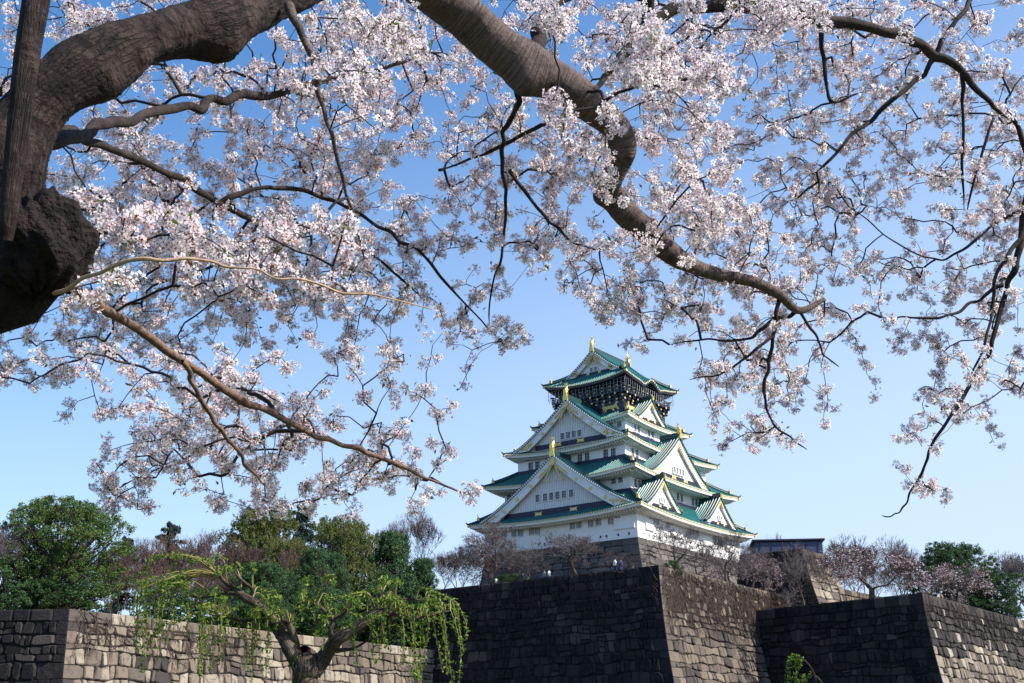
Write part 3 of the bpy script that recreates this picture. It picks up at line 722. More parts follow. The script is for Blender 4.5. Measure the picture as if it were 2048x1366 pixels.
def grow_bare(seed, levels=7, spread=.55, up=.25, trunk=.22, l0=.20, kids=(2, 3), droop=0., wig=.12, rbase=.022, tipr=.0016):
    rr = random.Random(seed); P0, P1, R0, R1, LV = [], [], [], [], []
    def rec(p, d, L, r, lv):
        n = 3 if lv < levels-1 else 2
        for i in range(n):
            d2 = d+Vector((rr.gauss(0, wig), rr.gauss(0, wig), rr.gauss(0, wig)+ (up*.12 if lv > 0 else .1)-droop*lv*.02)); d2.normalize()
            q = p+d2*(L/n); r2 = max(r*.93, tipr)
            P0.append(p[:]); P1.append(q[:]); R0.append(r); R1.append(r2); LV.append(lv); p, d, r = q, d2, r2
            if lv >= 2 and lv < levels and rr.random() < .5:
                side(p, d, L*.55, r*.45, max(lv+2, levels-1))
        if lv >= levels: return
        k = rr.choice(kids)
        a0 = rr.uniform(0, 6.28)
        for i in range(k):
            a = a0+i*6.283/k+rr.uniform(-.5, .5); s = spread*rr.uniform(.6, 1.25)
            t = d.cross(Vector((0, 0, 1))) if abs(d.z) < .95 else Vector((1, 0, 0)); t.normalize(); b = d.cross(t)
            nd = d*math.cos(s)+(t*math.cos(a)+b*math.sin(a))*math.sin(s)+Vector((0, 0, up*.3)); nd.normalize()
            rec(p, nd, L*rr.uniform(.68, .92), r*(.72 if k == 2 else .62), lv+1)
    def side(p, d, L, r, lv):
        a = rr.uniform(0, 6.28); t = Vector((math.cos(a), math.sin(a), rr.uniform(-.2, .8))); nd = (d*.5+t).normalized()
        rec(p, nd, L, max(r, tipr), lv)
    rec(Vector((0, 0, 0)), Vector((rr.uniform(-.1, .1), rr.uniform(-.1, .1), 1)), trunk, rbase, 0)
    P0, P1 = np.array(P0), np.array(P1); R0, R1, LV = np.array(R0), np.array(R1), np.array(LV)
    lo = P1.min(0); hi = P1.max(0); c = (lo+hi)/2; sc = np.array([1/(hi[0]-lo[0]), 1/(hi[1]-lo[1]), 1/hi[2]])
    sc[:2] = min(sc[:2]); off = np.array([c[0], c[1], 0])*0
    return (P0-off)*sc, (P1-off)*sc, R0, R1, LV
protos = {}
HIDE = Vector((0, 0, 0))
def bare_proto(key, twig, seed, blossom=0, **kw):
    P0, P1, R0, R1, LV = grow_bare(seed, **kw)
    big = LV <= 2
    V, Fq = seg_arrays(P0[big], P1[big], R0[big], R1[big], 6); V2, F2 = seg_arrays(P0[~big], P1[~big], np.maximum(R0[~big], .0013), np.maximum(R1[~big], .0010), 3)
    d = {'trunk': (V, Fq, 'bark_far', None), 'twigs': (V2, F2, twig, None)}
    if blossom:
        g = np.random.default_rng(seed); tips = P1[LV >= LV.max()-3]; pick = g.integers(0, len(tips), blossom)
        C = tips[pick]+g.normal(size=(blossom, 3))*.008
        V3, F3 = leaf_quads(C, g.uniform(.012, .024, blossom), g, aspect=.9, bend=.1)
        d['blossom'] = (V3, F3, 'farpetal', g.random(blossom))
    protos[key] = d
def leafy_proto(key, leafm, seed, n=15000, lobes=26, leaf=.022, pointed=False, gaps=.25, low=.22):
    g = np.random.default_rng(seed); L = []
    for i in range(lobes):
        h = low+(1-low)*((i+.5)/lobes)**.85
        rmax = .5*math.sqrt(max(1-((h-.52)/.50)**2, .04)) if not pointed else .5*(1-h)**.7*1.05
        a = i*2.399+g.uniform(-.5, .5); r = rmax*g.uniform(.45, .95)
        L.append((r*math.cos(a), r*math.sin(a), min(h, .93), g.uniform(.085, .16)))
    C = []; rn = []
    for x, y, z, rad in L:
        m = int(n/lobes*(rad/.115)**2); ncl = 26
        cd = rand_dirs(ncl, g); cd[:, 2] = cd[:, 2]*.8+.15; cc = np.array([x, y, z])+cd*rad*g.uniform(.7, 1.1, (ncl, 1))*[1, 1, .72]
        ci = g.integers(0, ncl, m); cr = g.uniform(.016, .042, ncl)
        p = cc[ci]+rand_dirs(m, g)*cr[ci][:, None]*g.uniform(.3, 1, (m, 1))
        C.append(p); rn.append(np.clip(g.random(ncl)[ci]*.6+g.random(m)*.45, 0, 1))
    C = np.vstack(C); rn = np.concatenate(rn)
    C[:, 2] = np.clip(C[:, 2], low*.4, 1.02)
    V, Fq = leaf_quads(C, g.uniform(.7, 1.3, len(C))*leaf, g, up=(0, 0, .25), aspect=.55)
    P0, P1, R0, R1 = [], [], [], []
    for z in np.linspace(0, .5, 6)[:-1]:
        P0.append((.01*math.sin(z*9), 0, z)); P1.append((.01*math.sin((z+.1)*9), 0, z+.1)); R0.append(.02-.02*z); R1.append(.02-.02*(z+.1))
    for x, y, z, rad in L:
        z0 = min(z*.55, .45); p = np.array([0, 0, z0]); q = np.array([x, y, z])
        mid = (p+q)/2+np.array([0, 0, -.03])
        for a, b, ra, rb in ((p, mid, .010, .007), (mid, q, .007, .003)): P0.append(a); P1.append(b); R0.append(ra); R1.append(rb)
        for _ in range(4):
            e = q+rand_dirs(1, g)[0]*rad*.9; P0.append(q); P1.append(e); R0.append(.003); R1.append(.001)
    V2, F2 = seg_arrays(P0, P1, R0, R1, 6)
    protos[key] = {'trunk': (V2, F2, 'bark_far', None), 'crown': (V, Fq, leafm, rn)}
def conifer_proto(key, seed):
    g = np.random.default_rng(seed); P0, P1, R0, R1, C = [], [], [], [], []
    for i in range(10): P0.append((0, 0, i/10)); P1.append((0, 0, (i+1)/10)); R0.append(.016*(1-i/10)+.002); R1.append(.016*(1-(i+1)/10)+.002)
    for i in range(64):
        h = .30+.69*(i/64); L = .5*(1-h)**.42*g.uniform(.55, 1.05); a = g.uniform(0, 6.28)
        d = np.array([math.cos(a), math.sin(a), .10]); prev = np.array([0, 0, h])
        for s in range(5):
            q = prev+d*L/5; P0.append(prev); P1.append(q); R0.append(.004*(1-s/6)); R1.append(.003*(1-s/6)); d = d+[0, 0, -.06]
            m = 34; side = np.array([-d[1], d[0], 0]); w = L*.30*(1-abs(s-2.0)/4)
            C.append(prev+(q-prev)*g.random((m, 1))+side*g.uniform(-1, 1, (m, 1))*w+[0, 0, -.006]+g.normal(size=(m, 3))*.006); prev = q
    C = np.vstack(C); V, Fq = leaf_quads(C, g.uniform(.02, .04, len(C)), g, up=(0, 0, -.2), aspect=.3)
    V2, F2 = seg_arrays(P0, P1, R0, R1, 5)
    protos[key] = {'trunk': (V2, F2, 'bark_far', None), 'crown': (V, Fq, 'needle', g.random(len(C)))}
firsts = {}
def plant(key, name, px0, px1, pytop, y, zg, label, cat, group, rot=None):
    """a tree of kind key whose crown spans px0..px1 of the view at distance y and reaches pytop"""
    pm = (px0+px1)/2; r = ray(pm, pytop); x = r[0]/r[1]*y; zt = r[2]/r[1]*y; w = abs((ray(px1, pytop)[0]-ray(px0, pytop)[0])/r[1]*y)
    t = bpy.data.objects.new(name, None); COL.objects.link(t); t.location = (x, y, zg)
    t.rotation_euler = (0, 0, R.uniform(0, 6.28) if rot is None else rot); t.scale = (w, w, zt-zg)
    tag(t, label, cat, group)
    if key in firsts:
        for ch in list(firsts[key].children):
            c = ch.copy(); COL.objects.link(c); c.parent = t
    else:
        firsts[key] = t
        for pn, (V, Fq, mm, rn) in protos[key].items(): quad_obj(pn, V, Fq, M[mm], t, rnd=rn)
    return t
bare_proto('bareA', 'twig_grey', 3, levels=8, spread=.42, up=.5, trunk=.24, kids=(2, 2, 3), rbase=.022)
bare_proto('bareB', 'twig_brown', 5, levels=8, spread=.40, up=.55, trunk=.16, kids=(2, 2, 3), rbase=.016)
bare_proto('bareC', 'twig_grey', 8, levels=8, spread=.62, up=.18, trunk=.12, kids=(2, 3), rbase=.030, wig=.2)
bare_proto('bareD', 'twig_grey', 14, levels=8, spread=.66, up=.22, trunk=.13, kids=(2, 3), rbase=.032, wig=.2)
bare_proto('pink', 'twig_brown', 21, blossom=1900, levels=8, spread=.66, up=.15, trunk=.12, kids=(2, 3), rbase=.030, wig=.2)
leafy_proto('oak', 'leaf_oak', 4, n=56000, lobes=84, leaf=.0155, low=.14)
leafy_proto('olive', 'leaf_olive', 6, n=56000, lobes=80, leaf=.0155, low=.12)
leafy_proto('dark', 'leaf_dark', 9, n=42000, lobes=60, leaf=.016, pointed=True, low=.08)
leafy_proto('shrub', 'leaf_dark', 12, n=16000, lobes=40, leaf=.026, low=.02)
leafy_proto('round', 'leaf_dark', 16, n=42000, lobes=60, leaf=.018, low=.1)
conifer_proto('cedar', 5)

GE = 'evergreen trees on the left terrace'; GB = 'bare brown trees on the left terrace'
plant('oak', 'evergreen_tree', 0, 268, 1006, 136, 13.3, 'large bushy evergreen tree at the far left above the stone rampart, its trunk bare below', 'tree', GE)
plant('bareA', 'bare_tree', -70, 80, 1035, 131, 13.3, 'bare grey tree cut off by the left edge of the picture', 'tree', GB)
plant('shrub', 'shrub', -50, 90, 1118, 130, 13.3, 'dense low shrub above the dark left end of the rampart', 'shrub', 'shrubs on the rampart tops')
plant('shrub', 'shrub', 60, 215, 1160, 134, 13.3, 'green shrub under the large evergreen at the far left', 'shrub', 'shrubs on the rampart tops')
GC = 'cedars rising behind the woods'
plant('cedar', 'cedar_tree', 178, 322, 1068, 193, 13.3, 'small dark cedar top just right of the large left evergreen', 'tree', GC)
plant('cedar', 'cedar_tree', 250, 434, 1040, 193, 13.3, 'flat topped dark cedar standing over the brown bare trees', 'tree', GC)
plant('cedar', 'cedar_tree', 454, 566, 1010, 212, 13.3, 'thin cedar tip peeking over the olive green tree', 'tree', GC)
plant('cedar', 'cedar_tree', 496, 704, 1003, 206, 13.3, 'tall blue green cedar right behind the olive green tree', 'tree', GC)
bl = ['bare brown tree beside the large left evergreen', 'bare brown tree below the flat topped cedar', 'bare brown tree between the flat topped cedar and the olive tree', 'bare brown tree in front of the olive tree', 'low reddish bare tree behind the left end of the rampart',
      'bare brown tree under the tall blue green cedar', 'low bare brown tree over the middle of the left rampart', 'bare purple grey tree right behind the pale green tree', 'bare brown tree far behind, left of the cedars', 'reddish bare tree left of the pale green tree']
for i, (a, b, t, y) in enumerate([(225, 345, 1072, 138), (275, 405, 1062, 133), (355, 480, 1052, 130), (430, 560, 1080, 122), (225, 350, 1120, 112), (545, 650, 1085, 131), (330, 460, 1118, 116), (620, 780, 1042, 160), (160, 290, 1085, 160), (560, 690, 1130, 126)]):
    plant('bareB', 'bare_tree', a-8, b+8, t, y*1.286, 13.3, bl[i], 'tree', GB)
bl = ['rear bare tree right of the small dark cedar top', 'rear bare tree directly left of the flat topped cedar', 'rear bare tree directly right of the flat topped cedar', 'rear bare tree left of the olive green tree', 'tangled low bare tree over the left rampart, left of the willow shoots', 'tangled low bare tree over the left rampart behind the willow shoots', 'tangled low bare tree between the rampart and the olive green tree', 'grey bare tree between the large left evergreen and the cedars']
for i, (a, b, t, y) in enumerate([(245, 340, 1092, 170), (300, 400, 1080, 165), (370, 480, 1072, 172), (420, 520, 1085, 160), (250, 380, 1140, 108), (340, 460, 1150, 112), (420, 540, 1135, 117), (190, 300, 1100, 145)]):
    plant('bareB' if i % 2 else 'bareA', 'bare_tree', a, b, t, y*1.286, 13.3, bl[i], 'tree', GB)
plant('olive', 'evergreen_tree', 425, 625, 1026, 180, 13.3, 'olive green spreading evergreen in front of the tall blue green cedar', 'tree', GE)
plant('olive', 'evergreen_tree', 605, 775, 1040, 177, 13.3, 'pale green dome shaped evergreen right of the tall cedar', 'tree', GE)
plant('dark', 'evergreen_tree', 690, 880, 1068, 180, 13.3, 'dark pointed evergreen closest to the central rampart', 'tree', GE)
plant('dark', 'evergreen_tree', 600, 735, 1110, 165, 13.3, 'dark evergreen below the pale green dome shaped tree', 'tree', GE)
plant('round', 'evergreen_tree', 440, 610, 1130, 153, 13.3, 'round dark evergreen behind the willow trunk', 'tree', GE)
GS = 'shrubs on the rampart tops'
for a, b, t, y, l in ((330, 470, 1175, 109, 'dark shrub behind the left drooping willow shoots'), (700, 870, 1150, 134, 'tall green shrub beside the central rampart above the right willow limb'), (450, 580, 1180, 113, 'dark shrub just left of the willow trunk'), (570, 720, 1180, 122, 'dark shrub just right of the willow trunk'), (780, 905, 1200, 136, 'dark shrub in the corner where the left and central ramparts meet')):
    plant('shrub', 'shrub', a, b, t, y*1.286, 13.3, l, 'shrub', GS)
for a, b, t, y, k, l in ((500, 640, 1085, 170, 'olive', 'olive green evergreen low between the two olive domes'), (560, 700, 1100, 160, 'dark', 'dark evergreen under the tall blue green cedar'), (790, 905, 1120, 178, 'dark', 'dark evergreen at the right end of the green belt touching the central rampart'), (40, 190, 1100, 140, 'round', 'dark green mass filling the lower half of the large left evergreen')):
    plant(k, 'evergreen_tree', a, b, t, y, 13.3, l, 'tree', GE)
GT = 'bare trees on the castle terrace'
plant('bareA', 'bare_tree', 800, 925, 1012, 196, 21.8, 'tall bare tree standing clear against the sky left of the castle', 'tree', GT, 1.0)
plant('bareA', 'bare_tree', 745, 850, 1028, 205, 21.8, 'smaller bare tree left of the tall one against the sky', 'tree', GT, 2.4)
plant('bareC', 'bare_tree', 890, 1075, 1034, 171, 21.8, 'spreading bare tree overlapping the lower left corner of the castle', 'tree', GT, .4)
plant('bareB', 'bare_tree', 855, 960, 1100, 184, 21.8, 'reddish bare tree above the left end of the central rampart', 'tree', GT)
plant('bareC', 'bare_tree', 960, 1090, 1075, 176, 21.8, 'bare tree in front of the left end of the castle stone base', 'tree', GT, 3.3)
plant('bareD', 'bare_tree', 1055, 1245, 1060, 162, 21.8, 'rounded bare tree in front of the shaded castle wall', 'tree', GT, .3)
plant('bareD', 'bare_tree', 1268, 1405, 1048, 157, 21.8, 'bare tree rising from the corner of the central rampart', 'tree', GT, 2.0)
plant('bareD', 'bare_tree', 1385, 1515, 1055, 169, 21.8, 'bare tree in front of the sunlit right castle wall', 'tree', GT, 4.1)
for i, (a, b, t, y, kk) in enumerate([(1000, 1120, 1095, 170, 'bareC'), (1180, 1290, 1100, 160, 'bareD'), (930, 1010, 1090, 182, 'bareB'), (1330, 1440, 1085, 166, 'bareC'), (1450, 1540, 1085, 178, 'bareD')]):
    plant(kk, 'bare_tree', a, b, t, y, 21.8, ['low bare tree between the two larger ones left of the rounded tree', 'low bare tree hiding the corner of the castle stone base', 'small bare tree left of the castle stone base', 'low bare tree between the two trees under the sunlit castle wall', 'low bare tree under the right end of the castle eaves'][i], 'tree', GT)
plant('pink', 'cherry_tree', 1390, 1500, 1108, 178, 21.8, 'low pink cherry between the castle and the right face of the central rampart', 'tree', 'pink cherry trees on the right')
plant('pink', 'cherry_tree', 1470, 1580, 1110, 186, 21.8, 'low pink cherry in front of the stone tower base', 'tree', 'pink cherry trees on the right')
for i, (a, b, t, y) in enumerate([(845, 935, 1108, 196), (905, 1000, 1112, 180), (875, 975, 1085, 204)]):
    plant('bareB', 'bare_tree', a, b, t, y, 21.8, ['low reddish bare tree at the left end of the castle terrace', 'low reddish bare tree just left of the spreading bare tree', 'thin bare tree rising behind the reddish ones left of the castle'][i], 'tree', GT)
GR = 'bare trees on the right terrace'
for i, (a, b, t, y) in enumerate([(1570, 1700, 1100, 190), (1740, 1850, 1110, 190), (1790, 1900, 1100, 215), (1690, 1800, 1125, 180)]):
    plant('bareB' if i != 2 else 'bareA', 'bare_tree', a, b, t, y, 18.6, ['low brown bare tree between the stone tower base and the large pink cherry', 'brown bare tree between the two pink cherries', 'grey bare tree rising left of the round evergreen', 'low brown bare tree behind the trunk of the large pink cherry'][i], 'tree', GR)
plant('bareC', 'bare_tree', 1540, 1665, 1080, 178, 18.6, 'thin brown bare tree in front of the stone tower base', 'tree', GR)
for i, (a, b, t, y) in enumerate([(1515, 1650, 1066, 236), (1610, 1760, 1068, 228), (1715, 1850, 1062, 215), (1640, 1790, 1085, 200), (1760, 1870, 1088, 205)]):
    plant('bareB' if i % 2 else 'bareA', 'bare_tree', a, b, t, y+8, 18.6, ['bare grey tree rising behind the blue grey building', 'bare tree just right of the blue grey building', 'tall purple grey bare tree behind the large pink cherry', 'bare brown tree behind the left half of the large pink cherry', 'bare grey tree between the large pink cherry and the round evergreen'][i], 'tree', GR)
plant('pink', 'cherry_tree', 1615, 1850, 1088, 162, 18.6, 'large spreading pink cherry tree behind the right hand rampart', 'tree', 'pink cherry trees on the right', 1.1)
plant('pink', 'cherry_tree', 1815, 2000, 1130, 170, 18.6, 'pink cherry tree in front of the round evergreen at the right', 'tree', 'pink cherry trees on the right', 2.5)
plant('round', 'evergreen_tree', 1820, 1985, 1092, 194, 18.6, 'round deep green evergreen at the right above the pink cherry', 'tree', 'evergreen trees on the right terrace')
plant('round', 'evergreen_tree', 1890, 2040, 1140, 188, 18.6, 'lower dark evergreen right of the round one', 'tree', 'evergreen trees on the right terrace')
for i, (a, b, t, y) in enumerate([(1940, 2075, 1095, 190), (1985, 2120, 1110, 180), (1880, 1990, 1140, 172)]):
    plant('bareA', 'bare_tree', a, b, t, y+8, 18.6, ['bare tree at the right edge of the picture', 'bare tree cut off by the right edge of the picture', 'thin bare tree in front of the lower right evergreen'][i], 'tree', GR)
plant('shrub', 'shrub', 1325, 1368, 1122, 153.2, 21.0, 'small green shrub growing on top of the central rampart corner', 'shrub', GS)
plant('shrub', 'shrub', 1960, 2045, 1205, 186, 18.6, 'light green shrub behind the right hand rampart near the picture edge', 'shrub', GS)
plant('shrub', 'shrub', 985, 1060, 1150, 168, 21.8, 'yellow green bush on the rampart edge at the left of the castle base', 'shrub', GS)

# ------------------------------------------------------------------ bare ivy stems on the ramparts
M['ivy'] = mat('ivy_stem', (.055, .038, .032), .9)
def ivy(name, V, seg, z_top, n, f0, f1, d0, d1, label, seed, slope=.6, length=(3, 8)):
    g = np.random.default_rng(seed); mit = mitres(V); A, B = np.array(V[seg], float), np.array(V[seg+1], float); L = np.linalg.norm(B-A)
    out = np.array([(B-A)[1], -(B-A)[0]])/L; P0, P1, R0, R1 = [], [], [], []
    def P(s, d, o):
        q = batter(d); f = s/L; xy = (A+mit[seg]*q)*(1-f)+(B+mit[seg+1]*q)*f+out*o
        return np.array([xy[0], xy[1], z_top-d])
    for i in range(n):
        s = L*(f0+(f1-f0)*g.random()); d = d0*g.random(); a = math.atan2(1, slope*g.uniform(.2, 1.6)*(1 if g.random() < .7 else -1)); ln = g.uniform(*length); r = g.uniform(.025, .055)
        p = P(s, d, .2); k = int(ln/.35)
        for j in range(k):
            a += g.normal()*.22; s += math.cos(a)*.35; d += abs(math.sin(a))*.35+.02
            if s < .2 or s > L-.2 or d > d1*1.3: break
            q = P(s, d, .17+.05*g.random()); P0.append(p); P1.append(q); R0.append(r*(1-j/k*.7)); R1.append(r*(1-(j+1)/k*.7))
            if g.random() < .35:
                b = a+g.choice([-1, 1])*.8; e = P(min(max(s+math.cos(b)*.8, .1), L-.1), d+abs(math.sin(b))*.8, .2); P0.append(q); P1.append(e); R0.append(r*.5); R1.append(.008)
            p = q
    Vv, Fq = seg_arrays(P0, P1, R0, R1, 3)
    tag(quad_obj(name, Vv, Fq, M['ivy']), label, 'ivy', kind='stuff')
ivy('ivy', cw, 1, 22.0, 720, .02, .92, 2.5, 9, 'leafless ivy stems webbing the sunlit right face of the central rampart', 3)
ivy('ivy', lwv, 1, 13.5, 120, .0, .40, 1.5, 5, 'leafless ivy stems over the sunlit face of the left rampart', 4, length=(2, 6))
ivy('ivy', rwv, 1, 18.8, 160, .0, .8, 2, 4, 'leafless ivy stems under the coping of the right rampart', 6, length=(2, 5))
ivy('ivy', cw, 0, 22.0, 160, .2, .98, 2, 6, 'leafless ivy stems on the dark left face of the central rampart', 8, length=(2, 6))

# ------------------------------------------------------------------ visitors on the rampart
M['skin'] = mat('skin', (.55, .36, .27), .6); M['hair'] = mat('hair', (.02, .015, .012), .5)
cloth = {n: mat('cloth_'+n, c, .85) for n, c in (('white', (.70, .70, .72)), ('navy', (.03, .04, .10)), ('orange', (.65, .20, .06)), ('grey', (.25, .25, .27)))}
def person(px, y, wallz, top, label, lean=0.0):
    r = ray(px, 1150); x = r[0]/r[1]*y
    t = empty('person', (x, y, wallz), R.uniform(-2.6, -.6), label=label, cat='person', group='visitors standing on the ramparts')
    b = MB()
    tube(b, [(0, 0, .80), (0, 0, 1.05), (0, .01, 1.30), (0, 0, 1.42), (0, 0, 1.50), (0, .02, 1.56), (0, .02, 1.64), (0, .02, 1.71), (0, .01, 1.75)], [.15, .14, .18, .12, .055, .085, .10, .085, .03], 10)
    for sg in (-1, 1):
        tube(b, [(sg*.09, 0, .85), (sg*.10, .01, .48), (sg*.10, 0, .08), (sg*.10, -.12, .03)], [.09, .06, .045, .035], 8)
        tube(b, [(sg*.19, 0, 1.38), (sg*.25, .02, 1.10), (sg*.20, -.16, .92), (sg*.18, -.22, .88)], [.055, .042, .032, .03], 8)
    b.build('body', M['skin'], t, smooth=True)
    h = MB(); tube(h, [(0, .03, 1.60), (0, .04, 1.68), (0, .035, 1.76), (0, .03, 1.785)], [.10, .118, .09, .02], 10); h.build('hair', M['hair'], t, smooth=True)
    c = MB(); tube(c, [(0, 0, .76), (0, 0, 1.05), (0, .01, 1.32), (0, 0, 1.44), (0, 0, 1.47)], [.19, .17, .205, .13, .07], 12)
    for sg in (-1, 1): tube(c, [(sg*.17, 0, 1.40), (sg*.25, .02, 1.10), (sg*.21, -.12, .96)], [.075, .06, .05], 8)
    c.build('jacket', cloth[top], t, smooth=True)
    d = MB()
    for sg in (-1, 1): tube(d, [(sg*.09, 0, .86), (sg*.10, .01, .48), (sg*.10, 0, .10)], [.11, .08, .07], 8)
    d.build('trousers', cloth['navy'], t, smooth=True)
person(993, 167.4, 21.4, 'white', 'person in a white top at the rampart edge, leftmost of the visitors')
person(1046, 163.2, 21.3, 'navy', 'person in dark clothes standing between two pairs of visitors on the rampart')
person(1089, 160.4, 21.3, 'grey', 'person in grey beside another in white on the central rampart')
person(1099, 159.8, 21.35, 'white', 'person in white beside another in grey on the central rampart')
person(1231, 152.4, 21.6, 'white', 'person in a pale top near the corner of the central rampart')
person(1243, 152.2, 21.5, 'navy', 'person in dark clothes nearest the corner of the central rampart')
person(1878, 157.2, 17.8, 'orange', 'person in orange behind the right hand rampart')

# ------------------------------------------------------------------ generic tapered limb with bark coordinates
def catmull(P, k):
    P = np.asarray(P, float); Q = np.vstack([2*P[0]-P[1], P, 2*P[-1]-P[-2]]); out = []
    for i in range(1, len(Q)-2):
        for t in np.arange(k)/k:
            a, b, c, d = Q[i-1], Q[i], Q[i+1], Q[i+2]
            out.append(.5*((2*b)+(-a+c)*t+(2*a-5*b+4*c-d)*t*t+(-a+3*b-3*c+d)*t**3))
    out.append(Q[-2]); return np.array(out)
def limb(name, path, mats, parent, n=20, k=8, rough=.05, seed=0, lumps=(), step=None, label=None):
    """path rows: x y z r"""
    P = catmull(np.asarray(path, float), k); g = np.random.default_rng(seed)
    C = P[:, :3]; rad = np.maximum(P[:, 3], .001); m = len(C)
    T = np.gradient(C, axis=0); T /= np.linalg.norm(T, axis=1)[:, None]+1e-9
    X = np.cross(T, [0, .3, 1.0]); X /= np.linalg.norm(X, axis=1)[:, None]+1e-9
    for i in range(1, m):
        x = X[i-1]-T[i]*np.dot(X[i-1], T[i]); X[i] = x/np.linalg.norm(x)
    Y = np.cross(T, X); a = np.arange(n)*2*np.pi/n
    L = np.concatenate([[0], np.cumsum(np.linalg.norm(np.diff(C, axis=0), axis=1))])
    ph = g.uniform(0, 6.28, 8)
    h = np.zeros((m, n))
    for q in range(1, 5):
        h += rough/q*np.sin(q*a[None]+L[:, None]*(7+q*5)+ph[q])*np.cos(L[:, None]*(3+4*q)+ph[q+2])
    h += rough*.35*g.normal(size=(m, n))
    if n > 30:
        for q in range(6, 20): h += rough*1.6/q*np.sin(q*a[None]*1.0+L[:, None]*g.uniform(-30, 30)+g.uniform(0, 6))*np.sin(L[:, None]*g.uniform(20, 60)+g.uniform(0, 6))
    ring = C[:, None]+(rad[:, None]*(1+h))[..., None]*(np.cos(a)[None, :, None]*X[:, None]+np.sin(a)[None, :, None]*Y[:, None])
    V = ring.reshape(-1, 3)
    for c, R_, amt in lumps:
        dv = V-np.array(c); d = np.linalg.norm(dv, axis=1); w = np.exp(-(d/R_)**2)
        ci = np.repeat(C, n, 0); o = V-ci; o /= np.linalg.norm(o, axis=1)[:, None]+1e-9
        V = V+o*(w*amt)[:, None]
    i = np.arange(m-1)[:, None]; j = np.arange(n)[None]
    F = np.stack([i*n+j+0*i, i*n+(j+1) % n, (i+1)*n+(j+1) % n, (i+1)*n+j], -1).reshape(-1, 4)
    me = bpy.data.meshes.new(name); fill_mesh(me, V, np.full(len(F), 4, np.int32), F.ravel(), None, True)
    uv = me.uv_layers.new(name='bark'); u0 = (j/n+0*i); u1 = ((j+1)/n+0*i); v0 = L[i]+0*j; v1 = L[i+1]+0*j
    UV = np.stack([np.stack([u0, v0], -1), np.stack([u1, v0], -1), np.stack([u1, v1], -1), np.stack([u0, v1], -1)], -2).reshape(-1, 2)
    if len(uv.data) == len(UV): uv.data.foreach_set('uv', UV.astype(np.float32).ravel())
    return link(name, me, mats, parent, label)
